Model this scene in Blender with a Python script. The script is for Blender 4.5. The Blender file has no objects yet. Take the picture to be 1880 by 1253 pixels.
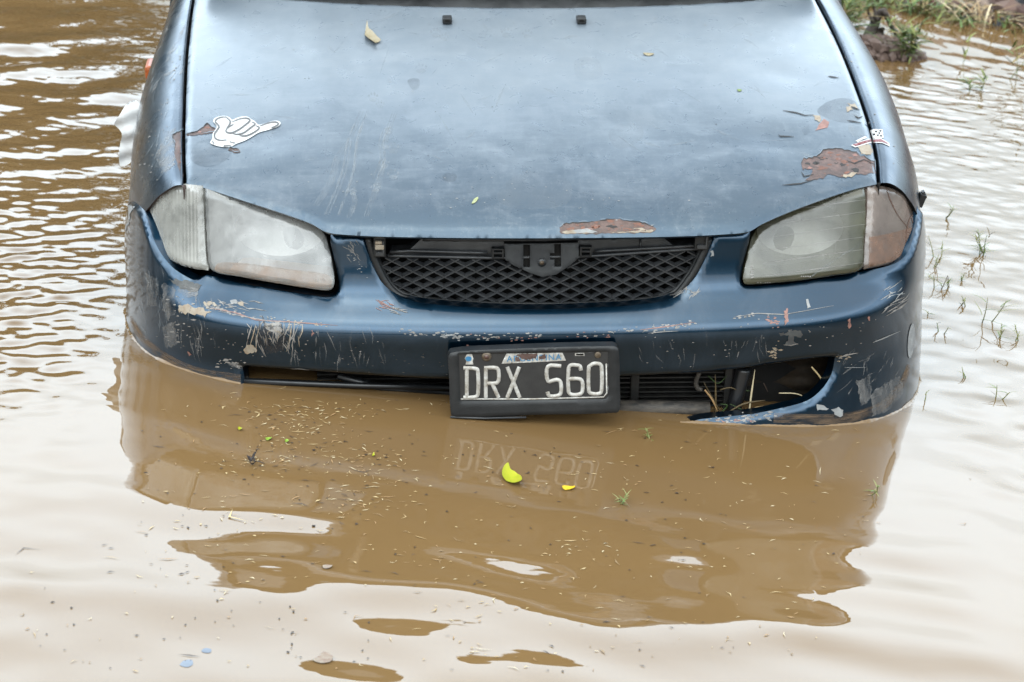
import bpy, bmesh, math, random
import numpy as np
from mathutils import Vector, Matrix
from mathutils.bvhtree import BVHTree
from mathutils.geometry import delaunay_2d_cdt
rng = np.random.default_rng(7); random.seed(7)
S = bpy.context.scene; C = S.collection
# ------------------------------------------------------------------ camera
# car frame: x right, y towards the rear, z up (car's own).  The car stands nose-down and rolled, so the
# water plane is tilted in it; world = car frame turned until the water is level at z = 0.
FPX, PITCH, YAW, ROLL = 4000.0, math.radians(26), math.radians(3.5), math.radians(1)
_p, _y, _r = PITCH, YAW, ROLL
F = np.array([math.sin(_y)*math.cos(_p), math.cos(_y)*math.cos(_p), -math.sin(_p)])
_R = np.array([math.cos(_y), -math.sin(_y), 0]); _U = np.cross(_R, F)
R = _R*math.cos(_r)+_U*math.sin(_r); U = -_R*math.sin(_r)+_U*math.cos(_r)
_Z = FPX/920
CAM = np.array([0, 0, .165])-(F*_Z+R*(992-940)/FPX*_Z-U*(615-626.5)/FPX*_Z)
WA, WS, WB = -.085, -.1, -.01
N = np.array([-WA, -WS, 1.]); N /= np.linalg.norm(N)
YW = np.array([0, 1., 0])-N*N[1]; YW /= np.linalg.norm(YW); XW = np.cross(YW, N)
M3 = np.array([XW, YW, N])
def to_world(P): return (np.asarray(P)-np.array([0, 0, WB]))@M3.T
CAMW = to_world(CAM)
M4 = Matrix([list(M3[i])+[float(-(M3[i]*np.array([0, 0, WB])).sum())] for i in range(3)]+[[0, 0, 0, 1]])
cam = bpy.data.objects.new('camera', bpy.data.cameras.new('camera')); C.objects.link(cam)
Rw, Uw, Fw = M3@R, M3@U, M3@F
cam.matrix_world = Matrix([[Rw[i], Uw[i], -Fw[i], CAMW[i]] for i in range(3)]+[[0, 0, 0, 1]])
cam.data.sensor_width = 36; cam.data.lens = FPX*36/1880; cam.data.clip_end = 500; cam.data.clip_start = .05
cam.data.dof.use_dof = True; cam.data.dof.focus_distance = 4.35; cam.data.dof.aperture_fstop = 8
S.camera = cam
# ------------------------------------------------------------------ sky, sun, exposure
SUN_EL, SUN_ROT = math.radians(62), math.radians(200)
S.world = bpy.data.worlds.new('World'); S.world.use_nodes = True
nt = S.world.node_tree; nd = nt.nodes; lk = nt.links
bg = nd['Background']; bg.inputs['Strength'].default_value = .1
sky = nd.new('ShaderNodeTexSky'); sky.sky_type = 'NISHITA'; sky.sun_disc = False
sky.sun_elevation = SUN_EL; sky.sun_rotation = SUN_ROT; sky.dust_density = 3.0; sky.air_density = 1.0
hs = nd.new('ShaderNodeHueSaturation'); hs.inputs['Saturation'].default_value = .28
lk.new(sky.outputs[0], hs.inputs['Color'])
tc = nd.new('ShaderNodeTexCoord'); sp = nd.new('ShaderNodeSeparateXYZ'); lk.new(tc.outputs['Generated'], sp.inputs[0])
mr = nd.new('ShaderNodeFloatCurve'); lk.new(sp.outputs['Z'], mr.inputs['Value'])      # overcast: horizon a third of the brighter cloud higher up
mr.mapping.clip_max_y = 3; cv = mr.mapping.curves[0]; cv.points[0].location = (0, .22); cv.points[1].location = (1, .42)
for v in ((.2, .46), (.35, 1.35), (.5, 2.0), (.65, 1.3), (.8, .6)): cv.points.new(*v)
mr.mapping.use_clip = False; mr.mapping.update()
nz = nd.new('ShaderNodeTexNoise'); nz.inputs['Scale'].default_value = 2.2; nz.inputs['Detail'].default_value = 5
lk.new(tc.outputs['Generated'], nz.inputs['Vector'])
mr2 = nd.new('ShaderNodeMapRange'); lk.new(nz.outputs['Fac'], mr2.inputs[0])
for i, v in enumerate((.3, .7, .90, 1.08)): mr2.inputs[i+1].default_value = v
mu = nd.new('ShaderNodeMath'); mu.operation = 'MULTIPLY'; lk.new(mr.outputs[0], mu.inputs[0]); lk.new(mr2.outputs[0], mu.inputs[1])
az = nd.new('ShaderNodeMapRange'); lk.new(sp.outputs['Y'], az.inputs[0])      # the cloud is thin ahead (behind the car), heavy behind the photographer
for i, v in enumerate((-.6, .30, .42, 1.04)): az.inputs[i+1].default_value = v
mu3 = nd.new('ShaderNodeMath'); mu3.operation = 'MULTIPLY'; lk.new(mu.outputs[0], mu3.inputs[0]); lk.new(az.outputs[0], mu3.inputs[1]); mu = mu3
vm = nd.new('ShaderNodeVectorMath'); vm.operation = 'SCALE'; lk.new(hs.outputs[0], vm.inputs[0]); lk.new(mu.outputs[0], vm.inputs['Scale'])
tn = nd.new('ShaderNodeVectorMath'); tn.operation = 'MULTIPLY'; tn.inputs[1].default_value = (.91, 1.02, 1.03); lk.new(vm.outputs[0], tn.inputs[0])
lk.new(tn.outputs[0], bg.inputs['Color'])
sun = bpy.data.objects.new('sun', bpy.data.lights.new('sun', 'SUN')); C.objects.link(sun)
sun.data.energy = .5; sun.data.angle = math.radians(120); sun.data.color = (1, .97, .92)
sd = Vector((math.sin(SUN_ROT)*math.cos(SUN_EL), math.cos(SUN_ROT)*math.cos(SUN_EL), math.sin(SUN_EL)))
sun.rotation_euler = sd.to_track_quat('Z', 'Y').to_euler()
S.view_settings.view_transform = 'Standard'; S.view_settings.look = 'None'
S.view_settings.exposure = 3.2; S.view_settings.gamma = 1
S.cycles.use_denoising = True; S.cycles.max_bounces = 8

# ------------------------------------------------------------------ materials
class NT:
    def __init__(s, name):
        s.m = bpy.data.materials.new(name); s.m.use_nodes = True; s.t = s.m.node_tree
        s.b = s.t.nodes['Principled BSDF']; s.tc = s.t.nodes.new('ShaderNodeTexCoord'); s.c = s.tc.outputs['Object']
    def n(s, typ, **kw):
        x = s.t.nodes.new(typ)
        for k, v in kw.items(): setattr(x, k, v)
        return x
    def link(s, a, b): s.t.links.new(a, b)
    def noise(s, scale, detail=4, rough=.6, stretch=None, dist=0):
        x = s.n('ShaderNodeTexNoise'); x.inputs['Scale'].default_value = scale; x.inputs['Detail'].default_value = detail
        x.inputs['Roughness'].default_value = rough; x.inputs['Distortion'].default_value = dist
        src = s.c
        if stretch:
            mp = s.n('ShaderNodeMapping'); mp.inputs['Scale'].default_value = stretch; s.link(src, mp.inputs[0]); src = mp.outputs[0]
        s.link(src, x.inputs['Vector']); return x.outputs['Fac']
    def rng(s, v, a, b, lo, hi):
        x = s.n('ShaderNodeMapRange'); s.link(v, x.inputs[0])
        for i, q in enumerate((a, b, lo, hi)): x.inputs[i+1].default_value = q
        return x.outputs[0]
    def mix(s, f, a, b):
        x = s.n('ShaderNodeMix', data_type='RGBA')
        for i, v in ((0, f), (6, a), (7, b)):
            if hasattr(v, 'is_output'): s.link(v, x.inputs[i])
            else: x.inputs[i].default_value = v if i == 0 else (*v, 1)
        return x.outputs[2]
    def math(s, op, a, b):
        x = s.n('ShaderNodeMath', operation=op)
        for i, v in ((0, a), (1, b)):
            if hasattr(v, 'is_output'): s.link(v, x.inputs[i])
            else: x.inputs[i].default_value = v
        return x.outputs[0]
    def set(s, k, v):
        if hasattr(v, 'is_output'): s.link(v, s.b.inputs[k])
        else: s.b.inputs[k].default_value = (*v, 1) if isinstance(v, tuple) and len(v) == 3 else v
    def bump(s, h, strength=.3, dist=.002):
        x = s.n('ShaderNodeBump'); x.inputs['Strength'].default_value = strength; x.inputs['Distance'].default_value = dist
        s.link(h, x.inputs['Height']); s.link(x.outputs[0], s.b.inputs['Normal'])
ALB = .6      # scales the base colours down to balance the raised exposure
def simple(name, c1, c2=None, scale=20, rough=.6, bump=0, bscale=60, spec=.5, metal=0, bd=.002, stretch=None):
    k = NT(name)
    if c2 is None: c2 = tuple(v*.6 for v in c1)
    c1 = tuple(v*ALB for v in c1); c2 = tuple(v*ALB for v in c2)
    f = k.rng(k.noise(scale, 5, .65, stretch), .35, .65, 0, 1)
    k.set('Base Color', k.mix(f, c1, c2)); k.set('Roughness', rough); k.set('Specular IOR Level', spec); k.set('Metallic', metal)
    if bump: k.bump(k.noise(bscale, 4, .6, stretch), bump, bd)
    return k.m
def hood_paint():
    k = NT('faded_navy_paint')
    f1 = k.rng(k.noise(3.2, 6, .62, (1, 1.6, 1), .6), .38, .68, 0, 1)
    f2 = k.rng(k.noise(11, 6, .7, (1, 1.4, 1), 1.2), .45, .75, 0, 1)
    f3 = k.rng(k.noise(40, 3, .6, (.25, 2.2, 1)), .5, .8, 0, 1)
    f4 = k.rng(k.noise(170, 3, .7), .56, .74, 0, 1); f5 = k.rng(k.noise(24, 6, .75, (3, .5, 1), .4), .5, .75, 0, 1)
    oxide = k.math('ADD', k.math('MULTIPLY', f1, .10), k.math('MULTIPLY', f2, .09)); oxide = k.math('ADD', oxide, k.math('MULTIPLY', f4, .07)); oxide = k.math('ADD', oxide, k.math('MULTIPLY', f5, .05))
    oxide = k.math('ADD', oxide, k.math('MULTIPLY', f3, .05))
    sx = k.n('ShaderNodeSeparateXYZ'); k.link(k.c, sx.inputs[0]); oxide = k.math('ADD', oxide, k.rng(sx.outputs['Y'], .08, .75, -.05, .25))   # pale ramp towards the windscreen: perished paint plus painted sky sheen
    col = k.mix(k.rng(k.noise(6, 4), .4, .6, 0, 1), (.0045, .027, .052), (.006, .028, .051))
    k.set('Base Color', k.mix(oxide, col, (.235, .25, .262)))
    k.set('Roughness', .48)
    k.set('Metallic', k.rng(oxide, .03, .2, .85, .2)); k.set('Coat Weight', 1.); k.set('Coat IOR', 1.5); k.set('Coat Roughness', k.rng(k.noise(26, 5, .7, None, .8), .35, .7, .26, .40))
    k.bump(k.noise(60, 3, .6), .02, .001); return k.m
def body_paint(name='navy_paint', dust=1., cr=(.04, .19)):
    k = NT(name)
    f1 = k.rng(k.noise(7, 6, .7, (1, 1, .5), .8), .5, .8, 0, 1)
    f2 = k.rng(k.noise(60, 4, .7, (1, 1, .4)), .62, .78, 0, 1)
    dirt = k.math('ADD', k.math('MULTIPLY', f1, .05*dust), k.math('MULTIPLY', f2, .03*dust))
    k.set('Base Color', k.mix(dirt, (.0034, .022, .045), (.13, .135, .14)))
    k.set('Metallic', k.rng(dirt, .0, .15, .95, .3)); k.set('Roughness', .30); k.set('Coat Weight', .75); k.set('Coat IOR', 1.5)
    k.set('Coat Roughness', k.rng(k.noise(12, 6, .7), .35, .7, *cr))
    k.bump(k.noise(120, 3, .6), .06, .001); return k.m
def lens_mat(name, haze, haze2, clear, ribs=0, rough=.18):
    k = NT(name)
    f = k.rng(k.noise(9, 5, .6, None, .5), .35, .7, 0, 1)
    k.set('Base Color', k.mix(f, haze, haze2)); k.set('Roughness', rough)
    out = k.t.nodes['Material Output']; tr = k.n('ShaderNodeBsdfTransparent'); ms = k.n('ShaderNodeMixShader')
    g = k.n('ShaderNodeBsdfGlossy'); g.inputs['Roughness'].default_value = rough*.35
    fac = k.rng(k.noise(14, 4, .6, None, .6), .3, .7, clear-.22, clear+.18)
    k.link(fac, ms.inputs[0]); k.link(k.b.outputs[0], ms.inputs[1]); k.link(tr.outputs[0], ms.inputs[2])
    fr = k.n('ShaderNodeFresnel'); fr.inputs[0].default_value = 1.45
    ms2 = k.n('ShaderNodeMixShader'); k.link(fr.outputs[0], ms2.inputs[0]); k.link(ms.outputs[0], ms2.inputs[1]); k.link(g.outputs[0], ms2.inputs[2])
    k.link(ms2.outputs[0], out.inputs['Surface'])
    if ribs:
        w = k.n('ShaderNodeTexWave'); w.bands_direction = 'X'; w.inputs['Scale'].default_value = ribs; w.inputs['Distortion'].default_value = .4
        k.link(k.c, w.inputs['Vector'])
        b = k.n('ShaderNodeBump'); b.inputs['Strength'].default_value = .14; b.inputs['Distance'].default_value = .004
        k.link(w.outputs['Fac'], b.inputs['Height']); k.link(b.outputs[0], k.b.inputs['Normal']); k.link(b.outputs[0], g.inputs['Normal'])
    return k.m
def soft_mat(name, col, lo, hi, scale=25, stretch=None, rough=.5):
    k = NT(name); k.set('Base Color', col); k.set('Roughness', rough)
    k.set('Alpha', k.rng(k.noise(scale, 5, .7, stretch), .35, .7, lo, hi)); return k.m
def island_mat(name, cols, rough=.7, spec=.3, noise=0):
    k = NT(name); g = k.n('ShaderNodeNewGeometry'); r = k.n('ShaderNodeValToRGB'); r.color_ramp.interpolation = 'CONSTANT'
    e = r.color_ramp.elements
    while len(e) < len(cols): e.new(.5)
    for i, c in enumerate(cols): e[i].position = i/len(cols); e[i].color = (*[v*ALB for v in c], 1)
    k.link(g.outputs['Random Per Island'], r.inputs[0]); c = r.outputs[0]
    if noise: c = k.mix(k.rng(k.noise(noise, 4), .4, .7, 0, .5), c, (.03, .025, .02))
    k.set('Base Color', c); k.set('Roughness', rough); k.set('Specular IOR Level', spec); return k.m
def water_mat():
    k = NT('muddy_water')
    k.set('Base Color', k.mix(k.rng(k.noise(1.1, 4, .5), .35, .65, 0, 1), (.112, .068, .0285), (.101, .061, .0255)))
    k.set('Roughness', .012); k.set('IOR', 1.47); k.set('Specular IOR Level', .5)
    k.bump(k.noise(16, 2, .5, (.6, 1.4, 1)), .02, .01); return k.m
def rust_mat():
    k = NT('rust_patch')
    f = k.rng(k.noise(70, 6, .75, None, .5), .35, .65, 0, 1)
    c = k.mix(f, (.030, .012, .008), (.085, .048, .039)); c = k.mix(k.rng(k.noise(24, 5, .7, None, .8), .42, .62, 0, .75), c, (.018, .010, .008))
    c = k.mix(k.rng(k.noise(110, 4, .7), .62, .72, 0, .8), c, (.10, .03, .012))
    c = k.mix(k.rng(k.noise(18, 3), .62, .72, 0, .6), c, (.02, .012, .01))
    k.set('Base Color', c); k.set('Roughness', .5); k.bump(k.noise(140, 4), .3, .001); return k.m
MT = dict(
 hood=hood_paint(), paint=body_paint(), fender=body_paint('scuffed_navy_paint', 2.6, (.2, .42)), silt=soft_mat('silt_mark', (.13, .085, .05), .0, .55, 40, (.5, .5, 2)), mudfilm=soft_mat('mud_film', (.19, .135, .10), .12, .62, 30), mudfilm2=soft_mat('rusty_mud_film', (.13, .072, .046), .25, .8, 45),
 rust2=simple('orange_rust', (.17, .055, .025), (.10, .04, .025), 90, .6), lip=simple('lit_paint_lip', (.10, .14, .18), (.16, .19, .22), 60, .4), water=water_mat(), rust=rust_mat(),  # lip: paler blue painted as light caught on paint edges
 black=simple('black_plastic', (.009, .010, .011), (.022, .023, .024), 18, .42, .15, 200, spec=.3),
 grey=simple('weathered_black_plastic', (.022, .024, .027), (.05, .052, .055), 14, .38, .15, 150, spec=.35),
 scuttle=simple('faded_scuttle_plastic', (.035, .037, .04), (.055, .058, .06), 20, .6, .2, 150, spec=.25),
 dark=simple('recess_shade', (.003, .003, .003), (.008, .007, .006), 15, .8, spec=.2),  # near-black colour puts the shade into gaps and holes
 fins=simple('radiator_fins', (.006, .006, .006), (.018, .017, .015), 30, .5, spec=.4),
 mud=simple('dried_mud_plastic', (.012, .009, .006), (.035, .024, .014), 20, .8, .4, 80, spec=.2),
 barm=simple('dirty_crash_bar', (.02, .018, .016), (.11, .09, .07), 28, .7, .3, 90, stretch=(1, 1, 3)),
 hose=simple('rubber_hose', (.006, .007, .008), (.014, .015, .017), 20, .32),
 lensL=lens_mat('hazy_lens', (.30, .305, .30), (.20, .205, .20), .55),
 lensR=lens_mat('yellowed_lens', (.075, .072, .040), (.046, .045, .028), .5, rough=.22),
 cornL=lens_mat('ribbed_clear_lens', (.30, .30, .28), (.2, .2, .185), .40, 42, .2),
 cornR=lens_mat('cracked_clear_lens', (.17, .135, .115), (.10, .075, .062), .42, 0, .2),
 house=simple('lamp_housing', (.034, .035, .034), (.02, .021, .02), 12, .5),
 chrome=simple('dulled_reflector', (.42, .42, .40), (.28, .28, .26), 10, .4, metal=.8),
 bulb=simple('bulb_glass', (.34, .34, .32), (.25, .25, .24), 30, .2),
 amber=simple('amber_plastic', (.45, .10, .01), (.3, .06, .008), 20, .3),
 lampmud=simple('muddy_lamp_water', (.30, .165, .085), (.34, .21, .12), 14, .25),
 lampmud2=simple('rusty_lamp_mud', (.10, .04, .018), (.06, .03, .018), 22, .6),
 white=simple('white_vinyl', (.55, .55, .55), (.5, .5, .5), 10, .35),
 ink=simple('grey_ink', (.07, .07, .07), (.06, .06, .06), 10, .4),
 red=simple('faded_red_vinyl', (.16, .025, .03), (.19, .05, .05), 40, .4),
 cream=simple('bare_filler', (.24, .18, .12), (.32, .28, .22), 60, .6),
 scr=simple('bare_plastic_scratch', (.30, .285, .27), (.15, .14, .13), 50, .6),
 pink=simple('pink_primer_scratch', (.30, .15, .12), (.17, .08, .065), 60, .6),
 chipw=simple('chipped_primer', (.30, .31, .31), (.2, .205, .21), 60, .5),
 chipg=simple('grey_residue', (.07, .075, .075), (.04, .042, .045), 60, .6),
 scuff=soft_mat('grey_scuff', (.16, .155, .15), .0, .55, 45, (1, 1, .35)),
 scuffd=soft_mat('dark_scuff', (.02, .02, .022), .1, .8, 30),
 smear=soft_mat('dusty_smear', (.17, .19, .205), .0, .34, 30),
 smear2=soft_mat('pale_water_stain', (.15, .17, .19), .02, .13, 12),
 damp=soft_mat('dark_stain', (.006, .011, .02), .03, .28, 14, None, .25),
 edge=simple('edge_shade_and_specks', (.004, .004, .004), (.01, .006, .005), 30, .7),  # dark strokes paint the shadow under lifted paint; also plain dark specks
 plate=simple('plate_black', (.010, .010, .011), (.02, .02, .02), 40, .4, .1, 200),
 letter=simple('worn_white_enamel', (.55, .54, .51), (.27, .24, .2), 70, .45, .2, 200),
 blue=simple('blue_enamel', (.02, .16, .34), (.04, .2, .36), 120, .5),
 screw=simple('rusty_screw', (.16, .13, .09), (.07, .04, .02), 120, .5, metal=.4),
 glass=simple('dark_windscreen', (.012, .016, .018), (.016, .02, .022), 5, .06),
 tyre=simple('tyre_rubber', (.008, .008, .008), (.018, .017, .015), 30, .8),
 steel=simple('wheel_steel', (.12, .12, .12), (.06, .055, .05), 30, .45, metal=.6),
 plast=simple('white_polythene', (.75, .76, .76), (.65, .66, .67), 9, .7, .5, 20, bd=.01),
 leafh=simple('pale_green_leaf', (.26, .30, .12), (.32, .34, .18), 50, .5), leafc=simple('dry_cream_leaf', (.24, .19, .10), (.30, .26, .17), 50, .5),
 leafy=simple('yellow_green_leaf', (.34, .38, .010), (.42, .42, .015), 60, .4),
 petal=simple('yellow_petal', (.75, .50, .012), (.65, .42, .01), 60, .45),
 leafg=simple('green_leaf', (.20, .36, .03), (.3, .42, .05), 50, .45),
 scrap=simple('pale_scrap', (.30, .25, .19), (.2, .12, .08), 90, .6),
 leafs=simple('wet_slate_leaf', (.12, .15, .20), (.09, .11, .15), 50, .25),
 grass=island_mat('sprig_green', [(.12, .19, .04), (.16, .23, .05), (.22, .23, .08), (.15, .115, .065), (.11, .17, .05)], .5),
 grassd=island_mat('straw_and_green_blades', [(.03, .06, .012), (.055, .075, .02), (.10, .07, .03), (.035, .06, .015)], .55),
 grassy=island_mat('bank_grass', [(.09, .16, .03), (.14, .20, .045), (.20, .23, .06), (.07, .12, .03), (.28, .21, .09)], .6),
 straw=island_mat('straw_flecks', [(.44, .31, .15), (.55, .42, .22), (.26, .17, .08), (.6, .5, .32), (.36, .22, .1), (.05, .03, .02)], .6),
 seeds=island_mat('dark_seeds', [(.012, .008, .006), (.02, .012, .01), (.03, .02, .016)], .5),
 rubble=island_mat('rubble_stone', [(.16, .10, .08), (.06, .045, .04), (.28, .21, .17), (.09, .05, .042), (.16, .085, .065), (.05, .055, .065), (.34, .29, .25), (.2, .08, .04), (.03, .028, .028)], .8, .3, 30),
 soil=simple('wet_soil', (.09, .052, .038), (.15, .10, .08), 14, .8, .8, 40, bd=.01),
 bark=simple('wet_bark', (.028, .017, .011), (.05, .033, .022), 30, .7, .6, 60, bd=.004),
 crown=island_mat('tree_leaves', [(.02, .028, .006), (.028, .036, .008), (.016, .022, .006), (.035, .038, .012)], .6),
)
# ------------------------------------------------------------------ helpers
def tag(o, label=None, cat=None, group=None, kind=None):
    if label: o['label'] = label
    if cat: o['category'] = cat
    if group: o['group'] = group
    if kind: o['kind'] = kind
    return o
def empty(name, loc=(0, 0, 0), rz=0):
    o = bpy.data.objects.new(name, None); C.objects.link(o); o.location = loc; o.rotation_euler = (0, 0, rz); return o
class MB:
    """collects vertices, faces and material slots; build() links ONE mesh object"""
    def __init__(s): s.v = []; s.f = []; s.mi = []; s.mats = []; s.sm = []
    def slot(s, m):
        if m not in s.mats: s.mats.append(m)
        return s.mats.index(m)
    def add(s, v, f, m, smooth=True):
        o = len(s.v); s.v += [tuple(map(float, p)) for p in v]; i = s.slot(m)
        for q in f: s.f.append(tuple(int(a)+o for a in q)); s.mi.append(i); s.sm.append(smooth)
    def build(s, name, parent=None):
        me = bpy.data.meshes.new(name); me.from_pydata(s.v, [], s.f)
        for m in s.mats: me.materials.append(MT[m])
        me.polygons.foreach_set('material_index', s.mi); me.polygons.foreach_set('use_smooth', s.sm); me.update()
        o = bpy.data.objects.new(name, me); C.objects.link(o)
        if parent: o.parent = parent
        return o
    def bvh(s): return BVHTree.FromPolygons(s.v, s.f)
    def grid(s, rows, m, smooth=True, flip=False):
        rows = np.asarray(rows); a, b = rows.shape[:2]; f = []
        for i in range(a-1):
            for j in range(b-1):
                q = (i*b+j, i*b+j+1, (i+1)*b+j+1, (i+1)*b+j); f.append(q[::-1] if flip else q)
        s.add(rows.reshape(-1, 3), f, m, smooth)
    def tube(s, pts, r, m, n=8, cap=True, flat=None):
        pts = np.asarray(pts, float); k = len(pts); r = np.broadcast_to(r, (k,)); T = np.gradient(pts, axis=0)
        T /= np.linalg.norm(T, axis=1)[:, None]+1e-12; up = np.array([0, 0, 1.]) if abs(T[0][2]) < .9 else np.array([1., 0, 0]); V = []
        for i in range(k):
            a = np.cross(T[i], up); a /= np.linalg.norm(a)+1e-12; b = np.cross(a, T[i]); up = b
            for j in range(n):
                t = 2*math.pi*j/n; V.append(pts[i]+r[i]*(a*math.cos(t)+b*math.sin(t)))
        f = [(i*n+j, i*n+(j+1) % n, (i+1)*n+(j+1) % n, (i+1)*n+j) for i in range(k-1) for j in range(n)]
        if cap: f += [tuple(range(n))[::-1], tuple(range((k-1)*n, k*n))]
        s.add(V, f, m)
    def box(s, c, d, m, rot=None, bev=0):
        bm = bmesh.new(); bmesh.ops.create_cube(bm, size=1)
        bmesh.ops.scale(bm, vec=d, verts=bm.verts)
        if bev: bmesh.ops.bevel(bm, geom=bm.edges[:], offset=bev, segments=2, affect='EDGES', profile=.6)
        if rot is not None: bmesh.ops.transform(bm, matrix=rot.to_4x4(), verts=bm.verts)
        bm.verts.index_update()
        s.add([np.array(v.co)+np.array(c) for v in bm.verts], [[v.index for v in f.verts] for f in bm.faces], m, False); bm.free()
def ray(px): 
    px = np.atleast_2d(np.asarray(px, float)); return F+R*((px[:, :1]-940)/FPX)-U*((px[:, 1:]-626.5)/FPX)
def on_water(px, h=0.):
    d = ray(px)@M3.T; t = (h-CAMW[2])/d[:, 2]; return CAMW+d*t[:, None]
def at_y(px, y):
    d = ray(px); t = (y-CAM[1])/d[:, 1]; return CAM+d*t[:, None]
def inside(P, loop):
    x, y = P[:, 0], P[:, 1]; r = np.zeros(len(P), bool); n = len(loop)
    for i in range(n):
        x1, y1 = loop[i]; x2, y2 = loop[(i+1) % n]
        if y1 == y2: continue
        k = ((y1 > y) != (y2 > y)) & (x < (x2-x1)*(y-y1)/(y2-y1)+x1); r ^= k
    return r
def seg_dist(P, loop, closed=True):
    d = np.full(len(P), 1e9); n = len(loop)
    for i in range(n if closed else n-1):
        a = np.asarray(loop[i]); b = np.asarray(loop[(i+1) % n]); ab = b-a; L = (ab@ab)+1e-15
        t = np.clip(((P-a)@ab)/L, 0, 1); q = P-a-t[:, None]*ab; d = np.minimum(d, np.sqrt((q*q).sum(1)))
    return d
def resample(loop, step, closed=True):
    out = []; n = len(loop)
    for i in range(n if closed else n-1):
        a = np.asarray(loop[i], float); b = np.asarray(loop[(i+1) % n], float); k = max(1, int(np.ceil(np.linalg.norm(b-a)/step)))
        out += [a+(b-a)*t/k for t in range(k)]
    if not closed: out.append(np.asarray(loop[-1], float))
    return np.array(out)
def smooth_loop(pts, k=6, closed=True, sharp=()):
    """Catmull-Rom through the points; indices in sharp stay corners"""
    P = np.asarray(pts, float); n = len(P); out = []
    for i in range(n if closed else n-1):
        p1, p2 = P[i], P[(i+1) % n]
        p0 = P[(i-1) % n] if (closed or i > 0) and i not in sharp else p1-(p2-p1)
        p3 = P[(i+2) % n] if (closed or i+2 < n) and ((i+1) % n) not in sharp else p2+(p2-p1)
        d1 = np.linalg.norm(p2-p1); m1 = (p2-p0)/(np.linalg.norm(p2-p1)+np.linalg.norm(p1-p0)+1e-12)*d1; m2 = (p3-p1)/(np.linalg.norm(p3-p2)+d1+1e-12)*d1
        for j in range(k):
            t = j/k; out.append((2*t**3-3*t*t+1)*p1+(t**3-2*t*t+t)*m1+(-2*t**3+3*t*t)*p2+(t**3-t*t)*m2)
    if not closed: out.append(P[-1])
    return np.array(out)
def fill(outer, holes=(), step=.01, margin=.35):
    """triangulate a 2-D loop with an even inner grid"""
    outer = resample(outer, step); loops = [outer]+[resample(h, step) for h in holes]
    lo, hi = outer.min(0), outer.max(0); gx = np.arange(lo[0], hi[0], step); gy = np.arange(lo[1], hi[1], step)
    G = np.array(np.meshgrid(gx, gy)).reshape(2, -1).T; k = inside(G, outer)
    for h in loops[1:]: k &= ~inside(G, h)
    G = G[k]
    for l in loops: G = G[seg_dist(G, l) > step*margin]
    V = np.concatenate(loops+[G]); E = []; o = 0
    for l in loops: n = len(l); E += [(o+i, o+(i+1) % n) for i in range(n)]; o += n
    ctr = (lo+hi)/2; sc = 1/max(hi-lo)
    r = delaunay_2d_cdt([Vector((v-ctr)*sc) for v in V], E, [], 0, 1e-6)
    V = np.array([tuple(v) for v in r[0]])/sc+ctr; T = np.array([f for f in r[2] if len(f) == 3])
    c = V[T].mean(1); k = inside(c, outer)
    for h in loops[1:]: k &= ~inside(c, h)
    return V, T[k], loops
# ---- body plan curve, (s, z) sheets around the nose
_pl = np.array([(0, 0), (.2, .004), (.4, .016), (.55, .036), (.65, .068), (.73, .118), (.79, .182), (.83, .26), (.858, .36), (.872, .48), (.878, .62), (.878, 1.0), (.87, 1.6)])
_half = smooth_loop(_pl, 24, closed=False)
PLAN = np.concatenate([(_half*[-1, 1])[:0:-1], _half]); _seg = np.linalg.norm(np.diff(PLAN, axis=0), axis=1)
SA = np.concatenate([[0], np.cumsum(_seg)]); SA -= SA[len(_half)-1]
_T = np.gradient(PLAN, axis=0); _T /= np.linalg.norm(_T, axis=1)[:, None]; NIN = np.stack([-_T[:, 1], _T[:, 0]], 1)
def q_bumper(s, z):
    zz = [-.5, -.10, .0, .06, .12, .155, .172, .182, .192, .205, .22, .245, .28, .33, .38, .45]
    qq = [.0, -.028, -.006, .004, -.001, -.005, -.003, .004, .016, .036, .054, .068, .078, .088, .098, .115]
    a = np.interp(z, zz, qq)
    zs = [-.5, -.10, .0, .08, .18, .24, .30, .38, .45]; qs = [.0, -.014, -.009, -.002, .0, .006, .016, .034, .05]
    b = np.interp(z, zs, qs); w = np.clip((np.abs(s)-.66)/.2, 0, 1); w = w*w*(3-2*w); return a*(1-w)+b*w
def q_smooth(s, z):
    return sum(q_bumper(s, z+d) for d in (-.012, -.006, 0, .006, .012))/5
def q_lamp(s, z):
    a = .036+(z-.2)*.52; b = .004+(z-.2)*.30; w = np.clip((np.abs(s)-.60)/.3, 0, 1); return a*(1-w)+b*w
def sheet(s, z, q, off=0.):
    x = np.interp(s, SA, PLAN[:, 0]); y = np.interp(s, SA, PLAN[:, 1]); nx = np.interp(s, SA, NIN[:, 0]); ny = np.interp(s, SA, NIN[:, 1])
    d = q(s, z)+off; return np.stack([x+nx*d, y+ny*d, z+0*s], -1)
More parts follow.
